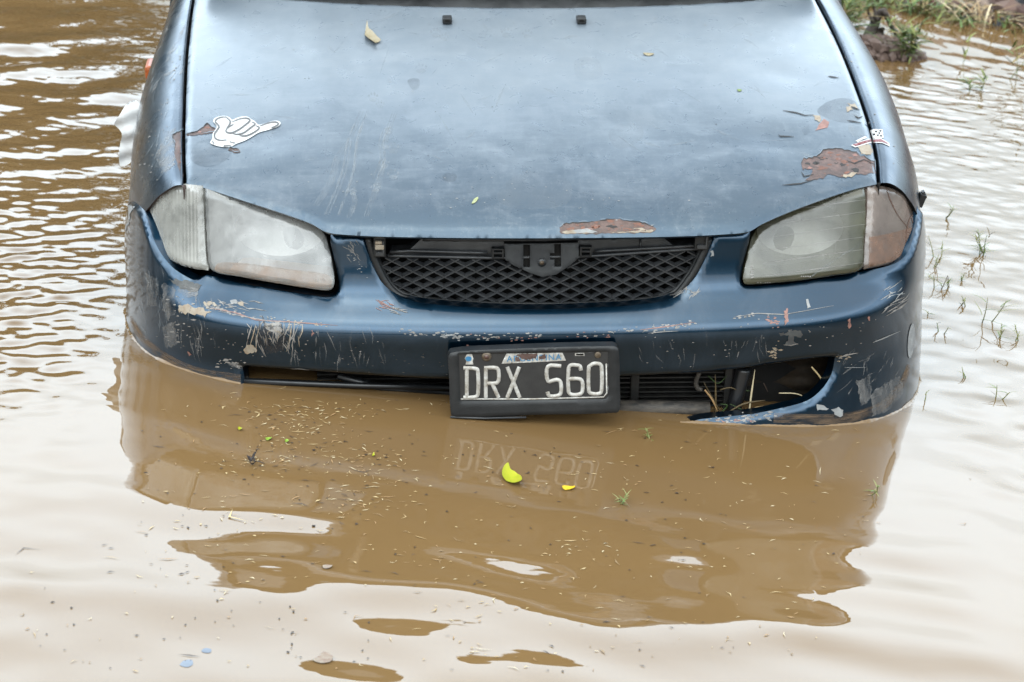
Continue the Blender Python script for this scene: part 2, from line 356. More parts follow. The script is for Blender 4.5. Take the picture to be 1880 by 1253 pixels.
def hit_sheet(px, q, off=0.):
    """pixel outline -> (s, z) on the sheet, by marching the ray; grazing rays take the closest approach"""
    d = ray(px); n = len(d); k = slice(None, None, 3); PS, SS, NS = PLAN[k], SA[k], NIN[k]
    def f(t):
        P = CAM+d*t[:, None]; g = P[:, None, :2]-PS[None]; i = (g*g).sum(2).argmin(1)
        ns = NS[i]; rel = P[:, :2]-PS[i]; tang = np.stack([ns[:, 1], -ns[:, 0]], 1); s = SS[i]+(rel*tang).sum(1)
        return (rel*ns).sum(1)-q(s, P[:, 2])-off, s, P[:, 2]
    ts = np.linspace(3.7, 5.4, 140); D = np.stack([f(np.full(n, t))[0] for t in ts], 1)
    pos = D > 0; first = pos.argmax(1); miss = ~pos.any(1); first = np.clip(first, 1, None)
    lo, hi = ts[first-1], ts[first]
    for _ in range(18):
        m = (lo+hi)/2; v = f(m)[0] > 0; hi = np.where(v, m, hi); lo = np.where(v, lo, m)
    t = (lo+hi)/2; near = D[:, :90].argmax(1); t = np.where(miss, ts[near], t); _, s, z = f(t); return np.stack([s, z], 1)
def flange(mb, loopP, dirs, depth, m):
    """returns a rim of the given depth behind a boundary loop"""
    a = np.asarray(loopP); rows = [a, a+dirs*depth]; n = len(a)
    f = [(i, (i+1) % n, n+(i+1) % n, n+i) for i in range(n)]; mb.add(np.concatenate(rows), f, m)
def sheet_panel(mb, outer, holes, q, m, step, off=0., rnd=0., depth=.02, rim=None):
    V, T, loops = fill(outer, holes, step); o = np.full(len(V), off)
    if rnd:
        d = np.minimum.reduce([seg_dist(V, l) for l in loops]); u = np.clip(1-d/rnd, 0, 1); o = o+rnd*(1-np.sqrt(np.clip(1-u*u, 0, 1)))*.8
    mb.add(sheet(V[:, 0], V[:, 1], q, o), T, m)
    if depth:
        for l in loops:
            oo = off+(rnd*.8 if rnd else 0); A = sheet(l[:, 0], l[:, 1], q, oo); B = sheet(l[:, 0], l[:, 1], q, oo+depth); n = len(l)
            mb.add(np.concatenate([A, B]), [(i, (i+1) % n, n+(i+1) % n, n+i) for i in range(n)], rim or m)
# ---- marks laid on a panel: traced shape, put on the panel's own surface
def project(bvh, px, lift):
    d = ray(px); out = []
    for v in d:
        v = v/np.linalg.norm(v); h = bvh.ray_cast(Vector(CAM), Vector(v))
        if h[0] is None: out.append(None); continue
        nn = np.array(h[1]); nn = nn if nn@v < 0 else -nn; out.append(np.array(h[0])+nn*lift)
    return out
def mark(mb, bvh, poly, m, lift=.0007, step=5.):
    V, T, _ = fill(np.asarray(poly, float), (), step); P = project(bvh, V, lift)
    T = [t for t in T if all(P[i] is not None for i in t) and max(np.linalg.norm(P[t[i]]-P[t[i-1]]) for i in range(3)) < .06]
    mb.add([p if p is not None else (0, 0, -1) for p in P], T, m)
def stroke_poly(pts, w):
    P = np.asarray(pts, float); t = np.gradient(P, axis=0); t /= np.linalg.norm(t, axis=1)[:, None]+1e-9; n = np.stack([-t[:, 1], t[:, 0]], 1)
    w = np.broadcast_to(w, (len(P),))[:, None]/2; return P+n*w, P-n*w
def stroke(mb, bvh, pts, w, m, lift=.0009):
    P = resample(pts, 4., closed=False)
    if len(P) < 2: return
    if np.ndim(w) and len(w) != len(P): w = np.interp(np.linspace(0, 1, len(P)), np.linspace(0, 1, len(w)), w)
    a, b = stroke_poly(P, w); A = project(bvh, a, lift); B = project(bvh, b, lift)
    for i in range(len(P)-1):
        q = [A[i], A[i+1], B[i+1], B[i]]
        if any(x is None for x in q) or max(np.linalg.norm(q[k]-q[k-1]) for k in range(4)) > .05: continue
        mb.add(q, [(0, 1, 2, 3)], m)
def jag(poly, amp, step=6.):
    P = resample(poly, step); return P+rng.normal(0, amp, P.shape)
def scratches(mb, bvh, c, size, n, ang, m, ln=(8, 26), w=(.8, 2.2), spread=12):
    for _ in range(n):
        p = np.array(c)+rng.uniform(-1, 1, 2)*size; a = math.radians(ang+rng.normal(0, spread)); L = rng.uniform(*ln)
        d = np.array([math.cos(a), -math.sin(a)])*L/2; b = np.array([-d[1], d[0]])*rng.normal(0, .12)
        stroke(mb, bvh, [p-d, p+b, p+d], [.4, rng.uniform(*w), rng.uniform(.5, 1.5), .3], m)
def flecks(mb, bvh, line, n, m, jit=3., size=(1, 5)):
    P = np.asarray(line, float); L = np.linspace(0, 1, len(P))
    for _ in range(n):
        t = rng.random(); c = np.array([np.interp(t, L, P[:, 0]), np.interp(t, L, P[:, 1])])+rng.normal(0, jit, 2)
        r = rng.uniform(*size); a = rng.random(); k = 5
        poly = [c+np.array([math.cos(6.283*(i/k+a))*r*rng.uniform(.6, 2.2), math.sin(6.283*(i/k+a))*r*rng.uniform(.3, .8)]) for i in range(k)]
        mark(mb, bvh, poly, m, .0008, 8.)
# ================================================================== the car
car = empty('car'); car.matrix_world = M4
tag(car, 'flooded dark blue hatchback with scratched bumper, nose down in the muddy water', 'car')
def s_y(y): return float(np.interp(y, _half[:, 1], SA[len(_half)-1:]))
def s_x(x): return float(np.interp(x, PLAN[:, 0], SA))
def symz(v): return v
# ---- hood
_zk = smooth_loop([(-.06, .235), (-.02, .295), (.02, .340), (.06, .372), (.10, .395), (.15, .414), (.25, .441), (.4, .473), (.6, .508), (.8, .535), (.95, .552), (1.15, .570)], 16, closed=False)
def hood_z(x, y):
    z = np.interp(y, _zk[:, 0], _zk[:, 1])-.05*x*x
    w = np.clip((np.abs(x)-(.30+.10*y))/.10, 0, 1); z = z+.006*(w*w*(3-2*w)-.5)*np.clip((y-.1)/.3, 0, 1)      # faint raised crease lines
    dents = [(.22, .38, .05, .0035), (-.55, .36, .05, .004), (.50, .34, .06, .004), (-.15, .5, .09, .002), (.56, .62, .05, .003), (.1, .66, .08, .002)]
    for a, b, r, h in dents: z = z-h*np.exp(-((x-a)**2+(y-b)**2)/r**2)
    return z
def hit_hood(px):
    d = ray(px); ts = np.linspace(3.6, 5.9, 500); P = CAM+d[:, None]*ts[None, :, None]
    g = hood_z(P[..., 0], P[..., 1])-P[..., 2]; g[P[..., 1] < -.03] = -1; k = (g > 0).argmax(1); k = np.clip(k, 1, None)
    lo, hi = ts[k-1], ts[k]
    for _ in range(18):
        m = (lo+hi)/2; Q = CAM+d*m[:, None]; v = hood_z(Q[:, 0], Q[:, 1])-Q[:, 2] > 0; hi = np.where(v, m, hi); lo = np.where(v, lo, m)
    return CAM+d*((lo+hi)/2)[:, None]
H_LEFT = [(342, 331), (340, 260), (341, 200), (344, 120), (350, 50), (357, -2), (362, -22)]
H_RIGHT = [(1610, 332), (1607, 288), (1592, 220), (1562, 135), (1530, 60), (1497, -4), (1484, -26)]
H_FRONT = [(342, 331), (372, 338), (440, 360), (520, 386), (570, 404), (600, 420), (640, 425), (700, 428), (840, 430.5), (990, 431), (1120, 430), (1240, 428), (1330, 424), (1375, 419), (1400, 405), (1450, 383), (1520, 357), (1570, 341), (1610, 332)]
H_REAR = [(1484, -26), (1420, -6), (1300, 4), (1100, 11), (940, 12), (760, 9), (600, 2), (470, -8), (362, -22)]
hl = np.concatenate([smooth_loop(H_FRONT, 5, False, sharp=(0,)), smooth_loop(H_RIGHT, 5, False)[1:], smooth_loop(H_REAR, 5, False)[1:], smooth_loop(H_LEFT[::-1], 5, False)[1:-1]])
H3 = hit_hood(hl)
hd = MB(); V, T, L = fill(H3[:, :2], (), .009)
dd = seg_dist(V, L[0]); u = np.clip(1-dd/.012, 0, 1); V3 = np.c_[V, hood_z(V[:, 0], V[:, 1])-.008*(1-np.sqrt(np.clip(1-u*u, 0, 1)))]
hd.add(V3, T, 'hood')
lp = np.c_[L[0], hood_z(L[0][:, 0], L[0][:, 1])-.008]; cen = lp.mean(0); inn = (cen-lp)*[1, 1, 0]; inn /= np.linalg.norm(inn, axis=1)[:, None]
flange(hd, lp, inn*.9+np.array([0, 0, -.8]), .007, 'hood'); lp2 = lp+(inn*.9+np.array([0, 0, -.8]))*.007; flange(hd, lp2, inn, .05, 'dark')  # dark inner flange paints the shade under the hood edge
HB = hd.bvh()
# rust where the paint has come off, its edges drawn in painted light and shade
def chip(mb, bvh, poly, m='rust', edge=True, amp=1.2, top=True, w=2.2):
    P = jag(poly, amp); mark(mb, bvh, P, m, .0006, 5.)
    if m == 'rust':
        lo_, hi_ = P.min(0), P.max(0); n_sub = int((hi_-lo_).prod()/90)+3
        for _ in range(n_sub):
            c = rng.uniform(lo_, hi_)
            if not inside(c[None], P)[0]: continue
            r = rng.uniform(1.5, 6); q = [c+np.array([math.cos(t)*r*rng.uniform(.6, 2.), math.sin(t)*r*rng.uniform(.3, .8)]) for t in np.linspace(0, 6.28, 8)[:-1]]
            if inside(np.array(q), P).all(): mark(mb, bvh, q, rng.choice(['rust2', 'rust2', 'edge', 'rust', 'pink'], p=[.35, .2, .25, .1, .1]), .0008, 6.)
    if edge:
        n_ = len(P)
        for i0 in range(0, n_, 7):                     # short pale strokes paint the light caught on the lip
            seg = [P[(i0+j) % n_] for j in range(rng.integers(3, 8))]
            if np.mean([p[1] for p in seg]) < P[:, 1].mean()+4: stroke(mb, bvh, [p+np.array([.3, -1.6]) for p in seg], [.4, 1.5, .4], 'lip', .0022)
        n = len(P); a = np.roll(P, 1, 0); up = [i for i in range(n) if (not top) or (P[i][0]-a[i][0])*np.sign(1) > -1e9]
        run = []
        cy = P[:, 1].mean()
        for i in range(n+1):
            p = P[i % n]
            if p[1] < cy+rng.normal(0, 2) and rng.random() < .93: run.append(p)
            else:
                if len(run) > 2: stroke(mb, bvh, run, [.5, w, w*.7, .4], 'edge', .0011)  # dark stroke paints the shade beneath the lifted paint
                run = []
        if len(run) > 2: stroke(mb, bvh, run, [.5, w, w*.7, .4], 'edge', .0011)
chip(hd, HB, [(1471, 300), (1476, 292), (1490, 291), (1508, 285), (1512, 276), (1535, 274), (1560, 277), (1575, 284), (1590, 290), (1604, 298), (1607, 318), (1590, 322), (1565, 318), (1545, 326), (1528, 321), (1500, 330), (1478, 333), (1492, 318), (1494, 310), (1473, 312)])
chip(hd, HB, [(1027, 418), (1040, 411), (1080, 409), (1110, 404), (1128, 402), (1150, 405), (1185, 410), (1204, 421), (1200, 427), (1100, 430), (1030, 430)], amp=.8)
for a in ([(1030, 426), (1060, 422), (1090, 428), (1032, 430)], [(1120, 428), (1200, 421), (1198, 427)], [(1160, 421), (1178, 419), (1186, 423)]): mark(hd, HB, jag(a, .8), 'cream', .0010)
mark(hd, HB, jag([(1052, 424), (1078, 420), (1098, 427), (1060, 429)], .6), 'chipw', .0012)
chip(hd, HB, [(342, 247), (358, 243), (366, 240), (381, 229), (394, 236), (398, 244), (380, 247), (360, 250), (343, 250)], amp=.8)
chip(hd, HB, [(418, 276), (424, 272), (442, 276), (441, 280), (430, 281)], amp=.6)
chip(hd, HB, [(1497, 240), (1512, 219), (1523, 225), (1520, 235)], 'pink', False, .6)
chip(hd, HB, [(1555, 228), (1585, 232), (1592, 250), (1580, 262), (1560, 245)], 'smear', False, .6)
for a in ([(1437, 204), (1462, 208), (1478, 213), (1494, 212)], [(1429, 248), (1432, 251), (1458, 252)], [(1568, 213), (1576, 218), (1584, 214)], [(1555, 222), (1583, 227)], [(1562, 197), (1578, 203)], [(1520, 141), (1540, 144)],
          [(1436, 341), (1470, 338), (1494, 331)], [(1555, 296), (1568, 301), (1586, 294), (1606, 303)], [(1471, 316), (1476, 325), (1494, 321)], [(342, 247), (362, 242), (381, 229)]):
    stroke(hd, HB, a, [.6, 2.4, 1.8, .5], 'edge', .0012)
for a in ([(1493, 213), (1507, 213), (1508, 225), (1497, 222)], [(1552, 199), (1560, 195), (1565, 202), (1556, 205)], [(1553, 190), (1570, 192), (1576, 199), (1562, 196)], [(1575, 269), (1592, 265), (1602, 274), (1600, 286), (1580, 284)], [(1546, 322), (1575, 318), (1570, 323), (1552, 326)]):
    mark(hd, HB, jag(a, 1.2, 4.), 'cream', .0009)
mark(hd, HB, jag([(1471, 240), (1484, 230), (1488, 243), (1478, 250)], .8), 'damp', .0007)
mark(hd, HB, smooth_loop([(1500, 205), (1525, 185), (1560, 182), (1580, 200), (1570, 225), (1530, 222)], 5), 'damp', .0005)
for a in ([(350, 283), (362, 262), (395, 256), (412, 268), (425, 277), (418, 292), (395, 305), (370, 306), (352, 296)], [(812, 325), (822, 318), (838, 322), (836, 333), (820, 334)], [(748, 148), (768, 145), (770, 160), (758, 166)]):
    mark(hd, HB, smooth_loop(a, 5), 'damp', .0005)
# dusty paw marks, wiped streaks and stains
for x0, y0, x1, y1 in ((664, 205, 600, 395), (676, 202, 622, 395), (725, 205, 672, 398), (712, 235, 690, 330), (640, 260, 580, 380), (655, 330, 640, 400)):
    P = smooth_loop([(x0, y0), (x0*.72+x1*.28-4, y0*.72+y1*.28), (x0*.4+x1*.6+5, y0*.4+y1*.6), (x1, y1)], 6, False)
    for k in range(3): stroke(hd, HB, P+np.array([k*4.-4+rng.normal(0, 1.5), 0]), [1, 3.5, 3, 4, 1.5], 'smear', .0004+.0001*k)
def paw(x, y, r):
    for dx, dy, a, b in ((0, .5, .75, .45), (-.75, -.1, .22, .3), (-.3, -.5, .22, .32), (.25, -.52, .22, .32), (.72, -.15, .22, .3)):
        P = [(x+dx*r+math.cos(t)*a*r*rng.uniform(.8, 1.1), y+dy*r+math.sin(t)*b*r*rng.uniform(.8, 1.1)) for t in np.linspace(0, 6.283, 9)[:-1]]; mark(hd, HB, P, 'smear', .0004, 6.)
for x, y in ((685, 178), (698, 192), (722, 272), (715, 240), (705, 300), (722, 320), (773, 125), (800, 60), (815, 68), (690, 345), (648, 352), (930, 60), (968, 62)): paw(x, y, rng.uniform(8, 13))
for a in ([(1055, 112), (1095, 108), (1105, 140), (1062, 146)], [(1118, 242), (1140, 228), (1175, 230), (1180, 252), (1140, 275), (1122, 262)], [(920, 345), (960, 318), (1010, 316), (1050, 340), (1040, 375), (960, 385), (915, 370)], [(655, 78), (690, 72), (712, 85), (690, 95), (660, 92)]):
    mark(hd, HB, smooth_loop(a, 5), 'smear2', .0003)
for _ in range(46):
    x = rng.uniform(360, 1560); y = rng.uniform(25, 300); L = rng.uniform(15, 60); a = rng.normal(-.15, .5) if x < 1000 else rng.normal(.35, .4)
    stroke(hd, HB, [(x, y), (x+L*math.cos(a)/2, y+L*math.sin(a)/2+rng.normal(0, 2)), (x+L*math.cos(a), y+L*math.sin(a))], [.8, rng.uniform(2, 7), 1], 'smear', .0004)
flecks(hd, HB, [(380, 60), (1560, 120)], 40, 'chipw', 60, (.7, 1.5)); flecks(hd, HB, [(560, 330), (1400, 390)], 40, 'chipw', 28, (.7, 1.6)); flecks(hd, HB, [(360, 150), (1560, 250)], 14, 'edge', 60, (.6, 1.2))
for k in range(14):
    x = rng.uniform(1130, 1330); y = rng.uniform(350, 395); stroke(hd, HB, [(x, y), (x+rng.uniform(15, 45), y+rng.normal(0, 2))], [.2, .6, .2], 'damp', .0006)
hood = hd.build('hood', car)
tag(hood, 'faded blue bonnet with rust patches and dusty paw marks')
# stickers on the bonnet
Q = lambda p: (360+p[0]/7.83, 180+p[1]/7.83)
st = MB()
HAND = [(205, 655), (235, 590), (240, 520), (290, 450), (295, 410), (245, 345), (275, 300), (340, 275), (420, 270), (480, 290), (520, 325), (580, 300), (660, 278), (740, 280), (800, 320), (850, 350), (900, 395), (1000, 375), (1100, 342), (1170, 338), (1215, 365), (1205, 400), (1150, 435), (1040, 470), (900, 510), (800, 570), (700, 625), (580, 670), (500, 712), (380, 715), (270, 690)]
mark(st, HB, smooth_loop([Q(p) for p in HAND], 4), 'white', .0016, 4.)
SB = st.bvh()
for pts in ([(430, 280), (340, 290), (275, 340), (330, 415), (310, 460), (265, 530), (280, 590), (350, 615), (440, 610)], [(430, 280), (490, 340), (480, 390), (440, 440)], [(520, 350), (640, 305), (740, 300), (775, 330), (700, 400), (600, 470), (500, 510), (430, 490), (450, 440), (540, 385)],
            [(800, 350), (850, 380), (790, 430), (680, 510), (580, 530), (525, 515)], [(860, 405), (910, 435), (850, 490), (740, 545), (660, 552), (620, 535)], [(920, 410), (1050, 365), (1140, 352), (1185, 378), (1140, 415), (1000, 465), (890, 505), (780, 575), (680, 640), (560, 655), (480, 635)], [(235, 620), (260, 665), (370, 695), (500, 690)]):
    stroke(st, SB, smooth_loop([Q(p) for p in pts], 5, False), [1.2, 2.6, 2.8, 1.4], 'ink', .0014)
o = st.build('hand_sticker', hood); tag(o, 'white sticker of a hand with thumb and little finger out')
st = MB(); mark(st, HB, [(1562, 268), (1582, 260), (1604, 253), (1604, 262), (1570, 272)], 'white', .0014, 4.); mark(st, HB, [(1565, 267), (1584, 261), (1602, 255.5), (1602, 260), (1571, 270)], 'red', .0019, 4.)
o = st.build('torn_sticker', hood); st = MB(); mark(st, HB, [(1570, 260), (1588, 251), (1592, 254), (1575, 262)], 'white', .0014, 4.); st.build('sticker_scrap', hood); tag(o, 'red and white sticker torn in two at the bonnet gap')
for x in (821, 1067):
    p = hit_hood([(x, 41)])[0]; nz_ = MB(); nz_.box(p+[0, 0, .006], (.022, .03, .014), 'black', bev=.004); nz_.box(p+[0, -.014, .008], (.010, .004, .005), 'dark'); nz_.build('washer_nozzle', car)
# ---- front bumper
B_TOP = [(228, 362), (238, 371), (252, 383), (262, 398), (268, 418), (276, 442), (290, 468), (312, 494), (336, 510), (354, 517), (374, 508), (388, 511), (420, 519), (490, 533), (560, 544), (604, 549), (619, 541), (621, 520), (613, 480), (605, 446), (606, 434), (640, 433), (668, 435), (677, 452), (690, 484), (712, 527), (735, 548), (772, 559), (880, 568), (985, 571), (1090, 568), (1190, 561), (1238, 549), (1268, 516), (1289, 476), (1304, 444), (1312, 430), (1345, 428), (1379, 427), (1378, 440), (1369, 475), (1363, 512), (1366, 526), (1385, 529), (1450, 524), (1530, 512), (1590, 501), (1642, 489), (1668, 472), (1683, 440), (1691, 408), (1692, 380)]
B_OPEN = [(1266, 779), (1290, 773), (1380, 764), (1440, 752), (1485, 739), (1512, 718), (1530, 690), (1537, 658), (1490, 661), (1440, 668), (1330, 683), (1240, 689), (1140, 694), (985, 699), (830, 699), (700, 693), (560, 683), (442, 675), (446, 695), (448, 716)]
top = hit_sheet(smooth_loop(B_TOP, 4, False, sharp=(0, 10, 19, 20, 38)), q_smooth); opn = hit_sheet(smooth_loop(B_OPEN, 4, False, sharp=(7, 17)), q_smooth)
sR = s_y(.55); zb = -.32
outer = np.concatenate([[(-s_y(.58), .215), (-s_y(.52), .222), (-s_y(.47), .220)], top[3:], [(s_y(.36), .235), (sR, .252)], [(sR, zb), (opn[0][0], zb)], opn, [(opn[-1][0], zb), (-s_y(.58), zb)]])
bp = MB(); sheet_panel(bp, outer, (), q_smooth, 'paint', .0085, rnd=.010, depth=.024)
BB = bp.bvh()
m_ = lambda a, k='chipw', amp=1.4, st_=4.: mark(bp, BB, jag(a, amp, st_), k, .0009)
m_([(330, 560), (345, 557), (352, 565), (372, 568), (386, 572), (378, 580), (345, 577), (328, 572)], 'cream'); m_([(326, 532), (345, 524), (366, 530), (362, 545), (338, 548)], 'scuff'); m_([(310, 512), (352, 518), (372, 524), (360, 536), (330, 530)], 'chipg')
m_([(372, 555), (395, 556), (400, 562), (378, 563)], 'cream'); m_([(422, 553), (434, 551), (436, 558), (425, 559)], 'chipw', 1); m_([(436, 556), (446, 555), (446, 562), (438, 562)], 'cream', 1)
m_([(476, 598), (516, 596), (526, 620), (520, 645), (490, 650), (474, 630)], 'scuffd'); m_([(484, 594), (512, 592), (516, 606), (510, 622), (500, 610), (488, 604)], 'scr'); m_([(448, 640), (462, 634), (472, 642), (462, 650), (450, 650)], 'cream')
for x, l in ((470, 40), (477, 52), (463, 46), (510, 36), (532, 44), (541, 38), (536, 50), (549, 42), (521, 30), (556, 28)): stroke(bp, BB, [(x, 596), (x-4+rng.normal(0, 3), 596+l*.5), (x-9+rng.normal(0, 4), 596+l)], [.4, rng.uniform(1.2, 3), rng.uniform(.6, 2), .4], rng.choice(['scr', 'cream', 'scr', 'pink']))
stroke(bp, BB, [(385, 566), (430, 574), (470, 588), (540, 592), (620, 598)], [.5, 2, 1, 2, .4], 'pink'); stroke(bp, BB, [(400, 572), (450, 582), (500, 591), (560, 593)], [.4, 1.4, 1, .4], 'scr')
flecks(bp, BB, [(380, 562), (450, 580), (560, 594)], 45, 'scr', 3.5, (.8, 3)); flecks(bp, BB, [(380, 562), (450, 580), (600, 597)], 18, 'cream', 3.5, (.8, 2.6))
flecks(bp, BB, [(735, 610), (850, 618), (1000, 614)], 60, 'scr', 3, (.7, 3)); flecks(bp, BB, [(805, 616), (848, 619)], 25, 'chipw', 3, (1, 3.2)); flecks(bp, BB, [(1060, 614), (1200, 604), (1275, 594)], 55, 'scr', 3.5, (.7, 3)); stroke(bp, BB, [(1175, 606), (1225, 600), (1275, 592)], [.5, 2.2, 1.2, .4], 'pink'); stroke(bp, BB, [(1190, 612), (1222, 609), (1245, 608)], [.5, 1.8, .4], 'scr')
stroke(bp, BB, [(1348, 583), (1390, 576), (1440, 578), (1530, 562)], [.4, 1.6, 1, .3], 'scr'); flecks(bp, BB, [(1348, 582), (1425, 577)], 16, 'scr', 2, (.8, 2.6)); flecks(bp, BB, [(1410, 585), (1425, 595)], 16, 'pink', 5, (1, 3.4)); m_([(1440, 572), (1446, 566), (1447, 590), (1441, 597)], 'pink', .8); m_([(1556, 588), (1560, 585), (1562, 600), (1558, 604)], 'pink', .6); m_([(1593, 582), (1597, 581), (1597, 589), (1594, 590)], 'pink', .5)
m_([(1480, 550), (1483, 549), (1487, 564), (1482, 568)], 'chipw', .6); m_([(1430, 610), (1440, 613), (1452, 606), (1470, 607), (1474, 613), (1470, 620), (1458, 617), (1457, 628), (1466, 633), (1440, 634), (1446, 626), (1448, 616), (1432, 616)], 'chipg', .7); stroke(bp, BB, [(1438, 633), (1452, 634), (1465, 631)], [.6, 2.4, .6], 'scr')
flecks(bp, BB, [(1418, 658), (1428, 636)], 22, 'cream', 4, (.9, 3)); stroke(bp, BB, [(1602, 629), (1620, 622), (1652, 608)], [.8, 2.4, 1.6, .5], 'chipw')
scratches(bp, BB, (1645, 548), (20, 24), 16, 32, 'scr', (14, 40), (1, 2.6), 10); scratches(bp, BB, (1640, 540), (14, 10), 8, 20, 'chipw', (8, 22), (.8, 2.2), 20)
m_([(1498, 742), (1512, 745), (1520, 752), (1500, 753)], 'chipw', .9); m_([(1527, 752), (1538, 748), (1548, 754), (1545, 766), (1536, 765)], 'chipw', .9); stroke(bp, BB, [(1540, 658), (1552, 652), (1575, 648)], [1, 3, .6], 'scr'); flecks(bp, BB, [(1540, 656), (1556, 652)], 10, 'cream', 3, (1, 3)); stroke(bp, BB, [(1550, 675), (1588, 675)], [.4, 1, .4], 'chipw')
scratches(bp, BB, (706, 560), (14, 9), 12, -25, 'pink', (10, 26), (.8, 2), 14); scratches(bp, BB, (730, 571), (14, 6), 10, -22, 'scr', (10, 24), (.8, 2), 14); scratches(bp, BB, (650, 458), (14, 20), 18, -50, 'scr', (6, 16), (.7, 1.6), 16); flecks(bp, BB, [(640, 470), (670, 500)], 14, 'chipw', 6, (.7, 2))
scratches(bp, BB, (1262, 537), (22, 10), 14, 22, 'scr', (10, 26), (.7, 2), 22); m_([(1305, 462), (1310, 460), (1310, 470), (1306, 471)], 'chipw', .7)
m_([(415, 665), (448, 668), (445, 676), (425, 673)], 'scuff'); flecks(bp, BB, [(405, 663), (446, 672)], 34, 'scr', 4, (.8, 3)); m_([(345, 645), (352, 650), (348, 655)], 'pink', .6); m_([(572, 605), (578, 612), (574, 618)], 'pink', .9); flecks(bp, BB, [(340, 560), (330, 640)], 30, 'scr', 14, (.8, 3))
m_([(298, 600), (322, 590), (326, 630), (306, 640)], 'scuff'); m_([(300, 520), (320, 530), (325, 570), (308, 590), (298, 560)], 'scuff'); m_([(228, 372), (246, 380), (238, 400), (233, 425), (228, 420)], 'chipw'); m_([(268, 500), (290, 512), (288, 560), (272, 560)], 'scuff')
flecks(bp, BB, [(300, 620), (700, 650)], 60, 'scr', 22, (.6, 1.7)); flecks(bp, BB, [(1180, 650), (1620, 600)], 60, 'scr', 22, (.6, 1.6)); flecks(bp, BB, [(640, 650), (820, 670)], 26, 'chipg', 12, (.8, 2)); flecks(bp, BB, [(1300, 774), (1420, 766)], 60, 'scr', 5, (1, 3.4)); flecks(bp, BB, [(1300, 775), (1400, 770)], 14, 'pink', 3, (1, 3)); flecks(bp, BB, [(830, 624), (1130, 622)], 20, 'pink', 4, (.8, 2.4))
for _ in range(14): x = rng.uniform(470, 560); y = rng.uniform(676, 688); stroke(bp, BB, [(x, y), (x+rng.uniform(5, 25), y+1)], [.4, 1.4, .4], 'scr')
m_([(1572, 700), (1596, 690), (1600, 730), (1580, 745)], 'scuff'); m_([(1600, 720), (1650, 690), (1660, 720), (1630, 755), (1600, 765)], 'scuff')
scratches(bp, BB, (500, 622), (46, 26), 34, -78, 'scr', (8, 30), (.7, 2.6), 18); scratches(bp, BB, (520, 612), (34, 22), 16, -70, 'cream', (6, 22), (.7, 2.4), 30); scratches(bp, BB, (495, 620), (40, 26), 16, -80, 'scuffd', (10, 34), (2, 6), 14)
scratches(bp, BB, (360, 600), (36, 50), 30, -84, 'scuff', (14, 50), (1, 4), 12); scratches(bp, BB, (620, 640), (90, 30), 26, -86, 'scuff', (10, 40), (1, 4), 10); scratches(bp, BB, (280, 560), (24, 60), 22, -80, 'smear', (14, 50), (1, 5), 14)
scratches(bp, BB, (1600, 690), (50, 50), 26, 60, 'scuff', (10, 40), (1, 4), 24); scratches(bp, BB, (1300, 640), (140, 24), 22, -86, 'scuff', (8, 30), (1, 3), 14); scratches(bp, BB, (430, 562), (50, 8), 22, -12, 'scr', (8, 26), (.7, 2.2), 14)
for a in ([(240, 590), (262, 624), (300, 657), (360, 686), (442, 700)], [(1420, 772), (1540, 772), (1612, 754), (1650, 716), (1668, 680)]):
    P_ = smooth_loop(a, 6, False)
    for k in range(3): stroke(bp, BB, P_+np.array([0, -k*5.+rng.normal(0, 1)]), [6, 9-k*2, 8-k, 6], 'silt', .0005+.00012*k)
bump_o = bp.build('front_bumper', car); tag(bump_o, 'dark blue bumper scraped to bare plastic and broken low down')
st = MB(); mark(st, BB, [(1672+6*math.cos(t)-.08*34*math.sin(t), 626+32*math.sin(t)) for t in np.linspace(0, 6.28, 22)[:-1]], 'chipw', .0012, 3.); st.build('round_sticker', bump_o)
# white edge of the bumper lip, just awash
# ---- dark sheet painted as the shade behind the openings
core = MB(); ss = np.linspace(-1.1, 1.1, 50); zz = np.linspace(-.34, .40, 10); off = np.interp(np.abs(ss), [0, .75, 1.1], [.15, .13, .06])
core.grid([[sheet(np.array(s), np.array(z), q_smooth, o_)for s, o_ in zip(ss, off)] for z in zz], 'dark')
core.build('shade_backing', car)
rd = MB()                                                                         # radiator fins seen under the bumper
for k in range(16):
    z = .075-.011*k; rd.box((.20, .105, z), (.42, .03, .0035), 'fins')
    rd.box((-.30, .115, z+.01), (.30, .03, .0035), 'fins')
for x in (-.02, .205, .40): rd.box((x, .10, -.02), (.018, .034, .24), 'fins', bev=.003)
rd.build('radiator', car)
cb = MB(); a = at_y([(1100, 748), (1302, 752)], .055); cb.tube([a[0], (a[0]+a[1])/2+[0, 0, .001], a[1]], .016, 'barm', 10); cb.build('crash_bar', car)
for a, y_, r_ in (([(448, 700), (660, 708), (826, 712)], .06, .007), ([(620, 690), (700, 712), (826, 722)], .07, .008)): cb = MB(); cb.tube(at_y(a, y_), r_, 'hose', 8); cb.build('hose', car)
hs_ = MB(); a = at_y([(1366, 676), (1360, 700), (1352, 730), (1340, 775)], .075); hs_.tube(smooth_loop(a, 6, False), [.016]*19, 'hose', 12); hs_.build('hose', car)
hs_ = MB(); a = at_y([(1284, 684), (1278, 700), (1280, 712), (1288, 716)], .075); hs_.tube(smooth_loop(a, 6, False), .005, 'barm', 8); hs_.build('bent_pipe', car)
sp_ = MB(); P = np.array([at_y([(x, y)], .16+.05*math.sin(x*.05)*.3+.02*math.cos(y*.13))[0] for y in np.linspace(640, 800, 14) for x in np.linspace(1370, 1560, 22)]); sp_.grid(P.reshape(14, 22, 3), 'mud'); sp_.build('splash_shield', car)
